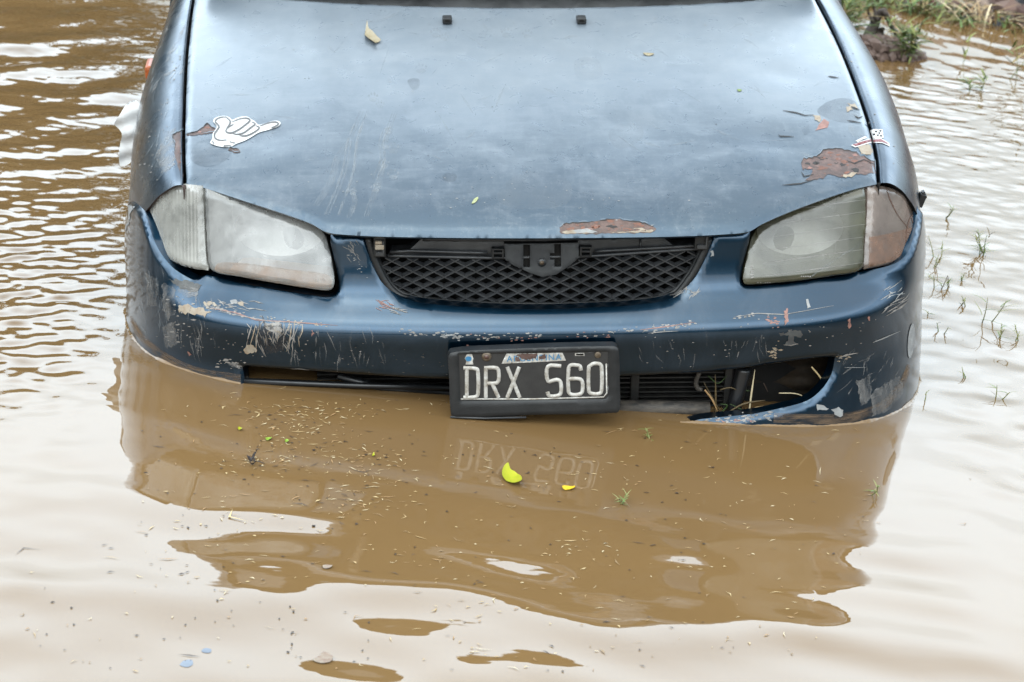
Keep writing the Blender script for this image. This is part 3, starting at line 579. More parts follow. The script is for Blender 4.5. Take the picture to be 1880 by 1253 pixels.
# ---- grille
def q_gr(s, z): return .078+.12*(z-.21)
gr = empty('grille'); gr.parent = car
G_L = [(676, 438), (690, 484), (713, 527), (737, 547), (772, 558), (880, 566.5), (985, 569), (1090, 566.5), (1188, 559.5), (1236, 547), (1266, 514), (1288, 475), (1302, 440)]
gl = smooth_loop(G_L, 6, False); g3 = hit_sheet(gl, q_gr, -.012); fr = MB(); P3 = sheet(g3[:, 0], g3[:, 1], q_gr, -.008)
fr.tube(P3, .0075, 'black', 8); fr.tube(P3+[0, .014, 0], .009, 'black', 8); fr.build('grille_frame', gr)
LAT = np.array(list(smooth_loop([(692, 474), (690, 484), (713, 527), (737, 547), (772, 558), (880, 566), (985, 568), (1090, 566), (1188, 559), (1236, 546), (1266, 513), (1288, 475), (1296, 460)], 4, False))+[(1089, 474), (1060, 480), (1030, 504), (996, 512), (966, 504), (925, 482), (901, 478)])
lat = MB()
for sg in (1, -1):
    for x0 in np.arange(-400, 2600, 38.6):
        xs = np.arange(680, 1310, 5.); ys = 520+sg*(xs-x0)*.5
        k = inside(np.c_[xs, ys], LAT); i = 0
        while i < len(xs):
            if not k[i]: i += 1; continue
            j = i
            while j+1 < len(xs) and k[j+1]: j += 1
            if j-i >= 1:
                pp = hit_sheet([(xs[i]-3, ys[i]-3*sg*.5), ((xs[i]+xs[j])/2, (ys[i]+ys[j])/2), (xs[j]+3, ys[j]+3*sg*.5)], q_gr); Q3 = sheet(pp[:, 0], pp[:, 1], q_gr, .002)
                th = np.array([0, 0, .0011]); dp = np.array([0, .015, .001]); lat.grid(np.stack([Q3-th, Q3+th, Q3+th*1.6+dp, Q3-th*1.6+dp, Q3-th], 1), 'grey', False)
            i = j+1
o = lat.build('grille_mesh', gr); tag(o, 'black plastic lattice of diamond openings')
bm_ = MB(); P = hit_sheet([(716, 463), (752, 460), (775, 439), (1212, 432), (1238, 454), (1296, 449), (1302, 459), (1089, 473), (1060, 477), (985, 480), (901, 477), (712, 473)], q_gr, .012); sheet_panel(bm_, P, (), q_gr, 'grey', .012, .012, .004, .03)
for a in ([(712, 470), (901, 474), (1080, 471), (1300, 456)], [(716, 463), (752, 461), (895, 465)], [(1092, 462), (1238, 454), (1294, 450)], [(776, 440), (985, 441), (1210, 434)]):
    p = hit_sheet(resample(a, 20., False), q_gr, .006); bm_.tube(sheet(p[:, 0], p[:, 1], q_gr, .006), .0035, 'grey', 6)
p = hit_sheet([(1176, 440), (1176, 462)], q_gr, .008); bm_.tube(sheet(p[:, 0], p[:, 1], q_gr, .008), .002, 'grey', 5)
bm_.build('upper_beam', gr)
br = MB(); P = hit_sheet([(926, 449), (1062, 447), (1064, 474), (1048, 488), (1022, 505), (997, 510), (974, 503), (944, 489), (928, 479)], q_gr, -.006)
hol = [hit_sheet(h, q_gr, -.006) for h in ([(961, 450.5), (973, 450.5), (973, 492), (961, 492)], [(1018, 449.5), (1030, 449.5), (1030, 491), (1018, 491), (1018, 478), (1010, 478), (1010, 466), (1018, 466)])]
sheet_panel(br, P, hol, q_gr, 'scuttle', .006, -.006, .003, .012, 'black'); sheet_panel(br, P, (), q_gr, 'dark', .02, .006, 0, 0); bo = br.build('badge_mount', gr); tag(bo, 'bare badge mount with two slots, its badge gone')  # dark backing sheet paints the shade inside the slots
sc = MB(); p = hit_sheet([(996, 483)], q_gr, -.008); p = sheet(p[:, 0], p[:, 1], q_gr, -.008)[0]; sc.tube([p+[0, .003, 0], p+[0, -.002, .0]], .0045, 'screw', 12); sc.tube([p+[0, .003, 0], p+[0, .0, .0]], .009, 'grey', 14); sc.build('screw', bo)
for cx, cy in ((914, 464), (1075, 461)):
    cl = MB(); p = hit_sheet([(cx, cy)], q_gr, .0); p = sheet(p[:, 0], p[:, 1], q_gr, .0)[0]
    for dx, dz, w, h in ((-.010, 0, .004, .02), (.010, 0, .004, .02), (0, .009, .024, .003), (0, -.009, .024, .003), (0, .001, .018, .004)): cl.box(p+[dx, 0, dz], (w, .014, h), 'black', bev=.0008)
    cl.build('clip', gr)
for cx, cy, w in ((697, 456, .024), (1289, 443, .028)):
    cl = MB(); p = at_y([(cx, cy)], .075)[0]; cl.box(p+[0, .012, 0], (w, .02, .042), 'black', bev=.002); cl.box(p+[0, 0, -.012], (w*.7, .008, .008), 'grey', bev=.001); cl.box(p+[w*.3, 0, .004], (.003, .012, .026), 'grey')
    if cx < 800: cl.box(p+[0, -.002, .004], (.018, .01, .010), 'cream', bev=.002); cl.box(p+[-.002, -.002, .013], (.014, .008, .006), 'cream', bev=.002)
    cl.build('side_bracket', gr)
# ---- headlamps and corner lamps
LM = [(372, 347), (400, 354), (470, 379), (530, 400), (576, 417), (595, 434), (604, 462), (611, 500), (613, 524), (606, 535), (585, 535), (520, 525), (440, 511), (385, 499), (378, 470), (374, 400)]
LC = [(271, 394), (273, 374), (284, 356), (305, 344), (335, 340), (367, 344), (370, 400), (374, 470), (379, 499), (352, 496), (320, 486), (296, 468), (284, 445), (280, 425), (273, 408)]
RM = [(1366, 514), (1372, 480), (1382, 440), (1397, 417), (1430, 397), (1480, 379), (1540, 359), (1592, 346), (1594, 400), (1590, 450), (1586, 496), (1530, 509), (1450, 520), (1385, 525), (1369, 524)]
RC = [(1598, 343), (1630, 344), (1660, 354), (1680, 372), (1690, 393), (1690, 408), (1681, 440), (1665, 470), (1640, 486), (1590, 497), (1593, 440), (1597, 390)]
def lamp(name, loop, lens, bowl, label, sharp):
    root = empty(name); root.parent = car; tag(root, label)
    P = hit_sheet(smooth_loop(loop, 4, True, sharp), q_lamp)
    l = MB(); sheet_panel(l, P, (), q_lamp, lens, .008, 0, .009, .010); lo = l.build('lens', root)
    h = MB(); c0 = P.mean(0); Pb = c0+(P-c0)*.985; sheet_panel(h, Pb, (), q_lamp, 'house', .02, .085, 0, 0); A = sheet(Pb[:, 0], Pb[:, 1], q_lamp, .011); B = sheet(Pb[:, 0], Pb[:, 1], q_lamp, .085); n = len(Pb)
    h.add(np.concatenate([A, B]), [(i, (i+1) % n, n+(i+1) % n, n+i) for i in range(n)], 'house'); h.build('housing', root)
    if bowl:
        bx, by, rx, rz = bowl; p = hit_sheet([(bx, by)], q_lamp); c = sheet(p[:, 0], p[:, 1], q_lamp, .048)[0]; rf = MB(); rows = []
        for k in range(9):
            f = k/8; rows.append([c+np.array([math.cos(t)*rx*(1-f), .034*math.sin(f*1.57), math.sin(t)*rz*(1-f)+.012*f]) for t in np.linspace(0, 2*math.pi, 33)])
        rf.grid(rows, 'chrome'); rf.build('reflector', root)
        bl = MB(); bl.tube([c+[0, .06, .01], c+[0, .03, .01], c+[0, .02, .01]], [.012, .011, .004], 'bulb', 10); bl.build('bulb', root)
    return root, lo, l.bvh()
hlL, lenL, LB = lamp('headlight', LM, 'lensL', (505, 436, .092, .062), 'clouded clear headlight with muddy water lying inside', (0,))
md = MB(); P = hit_sheet(smooth_loop([(428, 487), (500, 493), (592, 504), (607, 508), (611, 522), (604, 532), (585, 532), (520, 522), (440, 508), (424, 502)], 3), q_lamp, .03); sheet_panel(md, P, (), q_lamp, 'lampmud', .01, .03, 0, .04); md.build('trapped_water', hlL)
mf = MB(); mark(mf, LB, smooth_loop([(420, 482), (470, 486), (540, 496), (598, 503), (607, 512), (608, 526), (600, 530), (560, 527), (500, 518), (430, 505), (395, 496), (400, 484)], 3), 'mudfilm', .0008, 4.); mf.build('mud_film', lenL)
sh = MB(); stroke(sh, LB, smooth_loop([(440, 485), (500, 494), (592, 503)], 5, False), [1, 3, 3, 1], 'lensL', .0012)
hlR, lenR, RB = lamp('headlight', RM, 'lensR', (1488, 436, .090, .060), 'yellowed hazy headlight with a diagonal scratch', (7,))
mk = MB()
for y in (375, 397, 420, 443, 466, 490): stroke(mk, RB, [(1400, y+18), (1500, y+4), (1588, y-8)], [.3, .9, .4], 'scr', .0008)
stroke(mk, RB, [(1478, 517), (1500, 500), (1550, 466), (1586, 446)], [2.5, 2, 1.5, .5], 'smear', .0010)
for x in range(1470, 1488, 4): stroke(mk, RB, [(x, 508), (x+2.4, 507.6)], 2.2, 'scr', .0008)
for x in (1390, 1395, 1404, 1408, 1412, 1419, 1423): stroke(mk, RB, [(x, 519), (x+2.6, 518.6)], 2.2, 'scr', .0008)
for y in range(490, 512, 5): stroke(mk, RB, [(1378, y), (1383, y-.6)], 2.4, 'scr', .0008)
mk.build('lens_marking', lenR)
mk = MB()
for x in (578, 583, 590, 594): stroke(mk, LB, [(x, 512), (x+1, 518)], 1.3, 'scr', .0008)
mk.build('lens_marking', lenL)
cL, cLl, cLB = lamp('corner_lamp', LC, 'cornL', None, 'clear ribbed corner lamp, whitish and whole', (5, 8))
cR, cRl, cRB = lamp('corner_lamp', RC, 'cornR', None, 'cracked corner lamp with brown mud in the bottom', (0, 9))
bl = MB(); p = hit_sheet([(335, 420)], q_lamp); c = sheet(p[:, 0], p[:, 1], q_lamp, .05)[0]; bl.tube([c+[0, .02, 0], c, c+[0, -.02, 0]], [.008, .01, .003], 'bulb', 10); bl.build('bulb', cL)
md = MB(); P = hit_sheet([(1592, 444), (1640, 437), (1683, 428), (1676, 446), (1661, 468), (1638, 483), (1594, 493)], q_lamp, .012); sheet_panel(md, P, (), q_lamp, 'lampmud2', .01, .012, 0, .05); md.build('dried_mud', cR)
mf = MB(); mark(mf, cRB, [(1596, 436), (1625, 431), (1660, 422), (1681, 416), (1678, 436), (1662, 464), (1638, 480), (1595, 490)], 'mudfilm2', .0006, 4.); mf.build('mud_film', cRl)
ck = MB()
for a in ([(1626, 344), (1636, 372), (1650, 398), (1668, 420)], [(1687, 392), (1672, 398), (1664, 425), (1662, 452), (1656, 470)], [(1664, 425), (1674, 430)], [(1672, 398), (1680, 420)]): stroke(ck, cRB, smooth_loop(a, 4, False), [.6, 1.8, 1.4, .5], 'lampmud2', .0008)
ck.build('crack', cRl)
# ---- number plate in its black holder
pr = empty('number_plate'); pr.parent = car; tag(pr, 'black number plate DRX 560 in a black plastic holder')
pc = at_y([(823, 649), (1136, 635), (1138, 757), (827, 766)], -.05); o0 = pc.mean(0)
ex = (pc[1]+pc[2]-pc[0]-pc[3]); ex /= np.linalg.norm(ex); tl = math.radians(8); ez0 = np.array([0, math.sin(tl), math.cos(tl)]); ey = np.cross(ez0, ex); ey /= np.linalg.norm(ey); ez = np.cross(ex, ey)
def pl(px, d=0.):                         # pixel -> point of the plate's own plane, d in front of it
    r_ = ray(px); nrm = ey; t = ((o0-nrm*d-CAM)@nrm)/(r_@nrm); return CAM+r_*t[:, None]
def plate_panel(mb, loop, holes, m, d, depth, step=.006, rnd=0.):
    uv = lambda a: np.stack([(pl(a)-o0)@ex, (pl(a)-o0)@ez], 1)
    V, T, Ls = fill(uv(loop), [uv(h) for h in holes], step); dd = np.full(len(V), d)
    if rnd: q = np.minimum.reduce([seg_dist(V, l) for l in Ls]); u_ = np.clip(1-q/rnd, 0, 1); dd = dd-rnd*.7*(1-np.sqrt(1-u_*u_))
    mb.add(o0+V[:, :1]*ex+V[:, 1:]*ez-dd[:, None]*ey, T, m)
    for l in Ls:
        A = o0+l[:, :1]*ex+l[:, 1:]*ez-(d-rnd*.7)*ey; n = len(l); mb.add(np.concatenate([A, A+ey*depth]), [(i, (i+1) % n, n+(i+1) % n, n+i) for i in range(n)], m)
fo = smooth_loop([(823, 656), (829, 647), (900, 641.5), (1125, 635), (1135, 641), (1137.5, 700), (1138, 748), (1132, 757), (985, 761), (838, 767), (828, 760), (825, 700)], 4, True)
fi = [(843, 668), (846, 735), (1112, 731), (1117, 727), (1116, 664), (1000, 664), (985, 641.0), (860, 645)]
fi = [(842, 650), (845, 736), (1111, 732), (1118, 725), (1116, 645)]
f_ = MB(); plate_panel(f_, fo, [fi], 'black', .006, .03, .006, .004); f_.tube(pl([(827, 766), (890, 768.5), (966, 766.5)], .004), .0022, 'grey', 6); f_.build('plate_holder', pr)
b_ = MB(); plate_panel(b_, [(836, 646), (840, 740), (1118, 736), (1122, 641)], (), 'plate', .0015, .01); b_.tube(pl([(846, 733), (980, 733), (1108, 729.5), (1114, 722), (1113, 668)], .0025), .0016, 'letter', 6); b_.build('plate', pr)
Lz = lambda p: (780+p[0]/4.1775, 600+p[1]/4.1775)
GLY = [[[(295, 318), (395, 325), (407, 345), (408, 515), (390, 540), (295, 545)], [(322, 322), (322, 540)]],
       [[(468, 545), (468, 318)], [(455, 318), (550, 318), (565, 340), (565, 415), (545, 435), (470, 435)], [(515, 435), (565, 545)]],
       [[(632, 310), (728, 545)], [(725, 310), (632, 545)]],
       [[(1045, 303), (945, 306), (945, 420), (1010, 408), (1040, 425), (1043, 510), (1015, 532), (955, 532), (940, 500)]],
       [[(1198, 335), (1190, 305), (1165, 297), (1120, 297), (1103, 320), (1103, 500), (1125, 522), (1185, 520), (1208, 498), (1208, 425), (1185, 402), (1105, 402)]],
       [[(1270, 300), (1290, 286), (1335, 286), (1355, 305), (1355, 495), (1335, 515), (1280, 515), (1258, 495), (1258, 310), (1270, 300)]]]
for g in GLY:
    lt = MB()
    for s_ in g:
        p = pl(smooth_loop([Lz(a) for a in s_], 4, False, sharp=(0,)) if len(s_) > 4 else [Lz(a) for a in s_], .0025); p = resample(p, .004, False)
        n_ = len(p); T_ = np.gradient(p, axis=0); T_ /= np.linalg.norm(T_, axis=1)[:, None]; sd_ = np.cross(T_, ey)
        hw = .0043; lt.grid(np.stack([p+sd_*hw+ey*.003, p+sd_*hw*.8-ey*.0012, p-ey*.0022, p-sd_*hw*.8-ey*.0012, p-sd_*hw+ey*.003], 1), 'letter')
        for e_ in (0, -1): 
            q = p[e_]; lt.add([q+sd_[e_]*hw+ey*.003, q+sd_[e_]*hw*.8-ey*.0012, q-ey*.0022, q-sd_[e_]*hw*.8-ey*.0012, q-sd_[e_]*hw+ey*.003], [(0, 1, 2, 3, 4)], 'letter')
    lt.build('raised_character', pr)
hb = MB(); plate_panel(hb, [Lz(a) for a in ((588, 282), (625, 205), (1055, 198), (1082, 258))], (), 'letter', .0024, .001, .003); hbo = hb.build('header_strip', pr)
plate_m = lambda a, m, d: None
cu = bpy.data.curves.new('txt', 'FONT'); cu.body = 'ARGENTINA'; cu.size = .0172; cu.align_x = 'CENTER'; cu.extrude = .0002; cu.space_character = 1.18
to = bpy.data.objects.new('txt', cu); C.objects.link(to); dg = bpy.context.evaluated_depsgraph_get(); tm = bpy.data.meshes.new_from_object(to.evaluated_get(dg)); bpy.data.objects.remove(to)
c_ = pl([Lz((838, 262))], .0030)[0]; tx = MB(); tx.add([c_+ex*v.co.x*1.0+ez*v.co.y*1.0-ey*v.co.z for v in tm.vertices], [list(p.vertices) for p in tm.polygons], 'blue', False); tx.build('country_lettering', hbo)
rs = MB(); 
for a in ([(700, 215), (760, 205), (860, 205), (850, 240), (780, 250), (740, 240)], [(870, 225), (920, 205), (930, 240), (880, 245)], [(690, 235), (720, 230), (730, 262), (700, 262)]): plate_panel(rs, jag([Lz(p) for p in a], .6, 3.), (), 'rust', .0036, .001, .003)
rs.build('rust_spot', hbo)
em = MB(); plate_panel(em, [Lz(a) for a in ((312, 288), (318, 262), (305, 240), (318, 215), (340, 196), (362, 210), (372, 245), (366, 262), (372, 288))], (), 'letter', .0026, .001, .003); plate_panel(em, smooth_loop([Lz(a) for a in ((310, 240), (330, 225), (355, 232), (352, 258), (325, 262))], 3), (), 'blue', .0032, .001, .003); em.build('emblem', pr)
for (a, r, hole) in (((473, 228), .010, 1), ((1326, 216), .0068, 0)):
    c_ = pl([Lz(a)], .002)[0]; sw = MB(); sw.tube([c_, c_-ey*.003, c_-ey*.004], [r, r*.95, r*.6], 'screw', 16)
    if hole: sw.tube([c_, c_-ey*.0045], [r*.55, r*.5], 'rust', 12)
    sw.build('screw', pr)
sl = MB(); plate_panel(sl, [Lz(a) for a in ((1150, 202), (1222, 200), (1224, 222), (1150, 222))], (), 'letter', .0022, .001, .003); plate_panel(sl, [Lz(a) for a in ((1160, 206), (1216, 204), (1216, 217), (1160, 217))], (), 'dark', .0030, .001, .003); sl.build('slot', pr)
for k in range(60):
    pass
# ---- fenders
def fender(sg, name, label):
    line = hit_hood(smooth_loop((H_LEFT if sg < 0 else H_RIGHT), 6, False)); k = line[:, 1].argsort(); line = line[k]
    ex_ = lambda y: np.interp(y, line[:, 1], np.abs(line[:, 0]))+.006; ez_ = lambda y: np.interp(y, line[:, 1], line[:, 2])-.004+np.clip(y-line[-1, 1], 0, 9)*.04
    xm = lambda y: np.interp(y, [.2, .3, .45, .55, .66, .80, .95, 1.1, 1.3], [.80, .838, .864, .868, .876, .878, .868, .856, .852])
    sec = smooth_loop([(-.005, -.03), (0, -.004), (.10, -.001), (.24, -.008), (.42, -.026), (.62, -.060), (.80, -.110), (.92, -.17), (.985, -.24), (1.0, -.30), (1.0, -.36), (.985, -.46), (.95, -.62), (.92, -.75)], 4, False)
    yf = np.interp(sec[:, 0], [0, .15, .4, .65, .85, .95, 1.], [.205, .212, .228, .252, .285, .32, .36]); yf = np.where(sec[:, 1] < -.25, np.maximum(yf, .42), yf)
    rows = []
    for i, (f, dz) in enumerate(sec):
        y = yf[i]+(1.32-yf[i])*np.linspace(0, 1, 60); rows.append(np.stack([sg*(ex_(y)+f*(xm(y)-ex_(y))), y, ez_(y)+dz], 1))
    rows = np.array(rows); mb = MB(); a, b = rows.shape[:2]; fc = []
    for i in range(a-1):
        for j in range(b-1):
            c = rows[i, j]; 
            if i > a*.55 and (c[1]-.86)**2+(c[2]+.05)**2 < .325**2: continue
            fc.append((i*b+j, i*b+j+1, (i+1)*b+j+1, (i+1)*b+j))
    mb.add(rows.reshape(-1, 3), fc, 'fender'); front = rows[:, 0]; gp = MB(); gp.grid([front, front+[-.012*sg, .03, -.012]], 'rust' if sg < 0 else 'dark'); gp.build('lamp_gap', car)  # right-hand strip is painted dark as shade in the gap
    v = mb.bvh(); return mb, v
fl, FB = fender(-1, 'fender', '')
chip(fl, FB, [(338, 240), (326, 243), (318, 250), (321, 268), (318, 284), (325, 300), (331, 322), (338, 325), (338, 280)], 'rust', True, 1.2)
scratches(fl, FB, (300, 200), (26, 120), 26, 62, 'smear', (20, 60), (1, 4), 14); scratches(fl, FB, (310, 90), (26, 70), 14, 55, 'scuff', (20, 60), (2, 8), 12); flecks(fl, FB, [(262, 320), (330, 100)], 60, 'scr', 14, (.6, 1.6)); mark(fl, FB, jag([(300, 240), (318, 236), (322, 300), (300, 320), (285, 300)], 3), 'scuff', .0005)
o = fl.build('fender', car); tag(o, 'scuffed fender with bare rusty patch by the bonnet gap')
fr_, FB2 = fender(1, 'fender', '')
st = MB(); mark(st, FB2, [(1598, 240), (1606, 238), (1620, 239), (1622, 254), (1604, 256)], 'white', .0012, 3.); mark(st, FB2, [(1603, 256), (1618, 255), (1632, 264), (1633, 270), (1620, 264), (1604, 263)], 'white', .0012, 3.); mark(st, FB2, [(1604, 257.5), (1617, 256.5), (1629, 264), (1629, 266), (1619, 262), (1605, 261.5)], 'red', .0017, 3.)
for x, y in ((1608, 243), (1614, 246), (1611, 250), (1617, 251), (1605, 248), (1616, 242)): mark(st, FB2, [(x-2, y-1.4), (x+2, y-1.6), (x+1.5, y+1.2), (x-1.5, y+1)], 'edge', .0018, 3.)
flecks(fr_, FB2, [(1640, 320), (1540, 60)], 24, 'scr', 8, (.6, 1.5))
fo_ = fr_.build('fender', car); tag(fo_, 'dark fender with a torn badge sticker'); o = st.build('badge_sticker', fo_); tag(o, 'white sticker with black specks over a red band')
sm = MB(); p = np.array([-.862, 1.06, .36]); sm.box(p, (.02, .07, .035), 'amber', bev=.008); sm.build('side_marker', car)
# broken bracket standing up behind the bumper corner
bk = MB(); p = at_y([(1691, 362)], .40)[0]; bk.box(p+[0, .0, -.006], (.014, .02, .03), 'black', Matrix.Rotation(.3, 3, 'Y'), .002); bk.box(p+[-.012, 0, -.014], (.02, .016, .008), 'barm', bev=.002); bk.box(p+[.006, 0, .006], (.006, .012, .016), 'grey', Matrix.Rotation(-.4, 3, 'Y')); bk.build('broken_bracket', car)
# ---- cowl, windscreen, cabin and the rest of the body
cw = MB(); xs = np.linspace(-.70, .70, 30); rear = hit_hood(resample(H_REAR, 30)); 
yr = lambda x: .965+.055*(1-(x/.72)**2)
ro = rear[rear[:, 0].argsort()]; yr = lambda x: float(np.interp(x, ro[:, 0], ro[:, 1])); cw.grid([[(x, yr(x)+dy, float(hood_z(np.array(x), np.array(yr(x))))+dz) for x in xs] for dy, dz in ((-.03, -.05), (.004, -.022), (.03, -.020), (.08, -.008), (.13, .006), (.17, .03))], 'scuttle'); cw.build('scuttle', car)
for x0, x1 in ((-.45, .05), (.1, .55)):
    w_ = MB(); w_.tube([(x0, 1.09, .575), ((x0+x1)/2, 1.12, .592), (x1, 1.16, .605)], .007, 'black', 8); w_.build('wiper', car)
ws = MB(); ws.grid([[(x*(1-.2*f), 1.08+.64*f+.06*(1-(x/.7)**2)*-1, .58+.47*f-.03*(x/.7)**2) for x in np.linspace(-.69, .69, 16)] for f in np.linspace(0, 1, 8)], 'glass'); ws.build('windscreen', car)
rf = MB(); ys = np.linspace(1.62, 2.75, 14); rf.grid([[(x, y+(-.06*(1-(x/.55)**2) if i == 0 else 0), 1.05+.03*math.sin((y-1.6)*2.2)-.07*(abs(x)/.56)**3) for x in np.linspace(-.56, .56, 16)] for i, y in enumerate(ys)], 'paint')
for sg in (-1, 1):
    rf.tube([(sg*.70, 1.06, .57), (sg*.635, 1.4, .82), (sg*.56, 1.68, 1.0), (sg*.56, 2.7, 1.0), (sg*.63, 3.1, .66)], .03, 'paint', 8); rf.tube([(sg*.72, 2.1, .55), (sg*.56, 2.15, 1.0)], .03, 'paint', 6)
    rf.grid([[(sg*x, y, z+.02*(y > 3)) for y in np.linspace(1.3, 3.7, 20)] for x, z in ((.69, .58), (.76, .56), (.83, .46), (.855, .3), (.86, .1), (.845, -.1), (.82, -.4))], 'paint')
rf.grid([[(x, y, z) for x in np.linspace(-.8, .8, 8)] for y, z in ((3.1, .63), (3.7, .58), (3.76, .3), (3.76, -.4))], 'paint'); rf.build('cabin', car)
for sg in (-1, 1):
    for y0, y1 in ((1.35, 2.08), (2.16, 3.0)):
        g = MB(); g.grid([[(sg*(.715-.16*f), y, .58+.40*f) for y in np.linspace(y0+(.30*f if y0 < 2 else 0), y1-(.25*f if y0 > 2 else 0), 6)] for f in np.linspace(0, 1, 5)], 'glass'); g.build('side_window', car)
g = MB(); g.grid([[(x*(1-.15*f), 3.08-.36*f, .65+.36*f) for x in np.linspace(-.6, .6, 6)] for f in np.linspace(0, 1, 4)], 'glass'); g.build('rear_window', car)
for sg in (-1, 1):
    wr = empty('wheel'); wr.parent = car; t_ = MB(); pr_ = [(.19, -.09), (.25, -.095), (.28, -.08), (.29, -.04), (.29, .04), (.28, .08), (.25, .095), (.19, .09)]
    t_.grid([[(sg*.75+w_, .86+r*math.cos(a), -.05+r*math.sin(a)) for a in np.linspace(0, 6.2832, 40)] for r, w_ in pr_], 'tyre'); t_.build('tyre', wr)
    t_ = MB(); t_.grid([[(sg*(.75+w_), .86+r*math.cos(a), -.05+r*math.sin(a)) for a in np.linspace(0, 6.2832, 40)] for r, w_ in ((.195, .08), (.17, .05), (.08, .07), (.03, .075), (.0, .075))], 'steel'); t_.build('rim', wr)
# ================================================================== water
def wset(seed, n, l0, l1, dmean, dspread, slope):
    r = np.random.default_rng(seed); lam = np.exp(r.uniform(math.log(l0), math.log(l1), n)); a = r.normal(dmean, dspread, n)
    return np.stack([2*math.pi/lam*np.cos(a), 2*math.pi/lam*np.sin(a), r.uniform(0, 6.283, n), slope*math.sqrt(2/n)*lam/(2*math.pi)], 1)
def wsum(W, x, y):
    h = np.zeros_like(x)
    for kx, ky, p, a in W: h += a*np.sin(kx*x+ky*y+p)
    return h
def sst(v, a, b): t = np.clip((v-a)/(b-a), 0, 1); return t*t*(3-2*t)
W_SWELL = wset(27, 20, .13, .46, 1.60, .30, 1.); W_CHOP = wset(5, 70, .030, .10, 2.05, .75, 1.); W_FAR = wset(9, 70, .030, .095, 1.15, .8, 1.); W_LONG = wset(21, 30, .15, .50, 2.25, .40, 1.); W_SOFT = wset(31, 30, .07, .22, 1.3, .9, 1.)
SWELL, CHOP, FARC, LONGC, SOFT = .033, .080, .042, .055, .013
def water_h(x, y):
    x = np.asarray(x, float); y = np.asarray(y, float)
    e1 = .06+.94*sst(-y, .30, .80); e1 = e1*sst(-y, -3., -.2)*(1-.4*sst(x, .5, .9))
    left = sst(-x, .80, 1.06); e2 = left*sst(y, -.42, .15)*(1-.72*sst(y, .9, 2.4))*(1-.45*sst(-x, 1.1, 1.9)*sst(y, .3, 1.2))
    e3 = sst(y, .75, 1.8)*(1-left)*(.8+.3*sst(y, 2, 3)); e4 = left*sst(y, .6, 1.8)
    e5 = 2.4*sst(x, .72, 1.0)+sst(-x, .72, .9)*.9+.25
    fade = 1-sst(np.hypot(x, y), 9, 16)
    h = SWELL*e1*wsum(W_SWELL, x, y)+SOFT*e5*wsum(W_SOFT, x, y)
    mod = .55+.9*(.5+.5*np.sin(2.1*x+1.3*y+1)*np.sin(1.7*y-2.6*x+.4)+.25*np.sin(5.3*x+3.1*y))
    h = h+fade*mod*(CHOP*e2*wsum(W_CHOP, x, y)+FARC*e3*wsum(W_FAR, x, y)+LONGC*e4*wsum(W_LONG, x, y))
    return h
def axis(a, b, st, lo, hi, gr=1.05):
    m = list(np.arange(a, b, st)); s = st; v = m[-1]
    while v < hi: s *= gr; v += s; m.append(v)
    s = st; v = m[0]; l = []
    while v > lo: s *= gr; v -= s; l.append(v)
    return np.array(l[::-1]+m)
wx, wy = axis(-2.0, 2.3, .0078, -70, 70), axis(-1.35, 3.4, .0082, -12, 90)
X, Y = np.meshgrid(wx, wy); Zw = water_h(X, Y); a, b = X.shape
me = bpy.data.meshes.new('water'); idx = np.arange(a*b).reshape(a, b); fq = np.stack([idx[:-1, :-1], idx[:-1, 1:], idx[1:, 1:], idx[1:, :-1]], -1).reshape(-1, 4)
me.vertices.add(a*b); me.vertices.foreach_set('co', np.stack([X, Y, Zw], -1).reshape(-1)); me.loops.add(fq.size); me.loops.foreach_set('vertex_index', fq.reshape(-1)); me.polygons.add(len(fq))
me.polygons.foreach_set('loop_start', np.arange(len(fq))*4); me.polygons.foreach_set('use_smooth', np.ones(len(fq), bool)); me.materials.append(MT['water']); me.update(calc_edges=True)
wo = bpy.data.objects.new('water', me); C.objects.link(wo); tag(wo, kind='structure')
# the water creeping up the bumper: a thin meniscus
mn = MB()
for s0, s1 in ((-s_y(.45), opn[-1][0]-.004), (opn[0][0]-.02, s_y(.45))):
    rows = []
    for s in np.arange(s0, s1, .006):
        zs = np.linspace(.12, -.25, 300); P = sheet(np.full(300, s), zs, q_smooth); W = to_world(P); k = int(np.argmin(np.abs(W[:, 2]))); p = W[k]
        nn = -np.array([np.interp(s, SA, NIN[:, 0]), np.interp(s, SA, NIN[:, 1]), 0])@M3.T
        r_ = .8+.5*math.sin(s*61)*math.sin(s*23+1); rows.append([p+nn*d*r_+np.array([0, 0, h*r_+water_h(p[0], p[1])]) for d, h in ((-.002, .0042), (.0006, .0030), (.0020, .0014), (.0042, .0004), (.007, -.0006))])
    mn.grid(rows, 'water')
o = mn.build('water_edge'); tag(o, kind='structure')
# ================================================================== floating things
def flakes(name, pts, lens, wid, m, lift=.0012):
    mb = MB()
    for p, L, w_ in zip(pts, lens, wid):
        q = on_water([p])[0]; a = rng.normal(.25, .75); d = np.array([math.cos(a), math.sin(a), 0]); n_ = np.array([-d[1], d[0], 0]); q[2] = float(water_h(q[0], q[1]))+lift
        be = rng.normal(0, .15)*L; mid = q+n_*be+[0, 0, .0006]
        mb.add([q-d*L/2, mid-n_*w_/2, q+d*L/2, mid+n_*w_/2], [(0, 1, 2, 3)], m, False)
    return mb.build(name)
cl = [(500, 762, 70, 18, 46), (560, 795, 60, 26, 60), (485, 848, 70, 10, 34), (690, 846, 32, 14, 34), (600, 885, 90, 34, 40), (632, 932, 34, 14, 26), (590, 760, 50, 16, 26), (830, 880, 120, 40, 30), (1050, 1000, 40, 16, 20), (1100, 850, 120, 40, 40), (900, 1050, 260, 26, 30), (1300, 900, 160, 60, 30), (400, 950, 70, 60, 24), (1370, 775, 60, 4, 26), (760, 745, 60, 10, 14)]
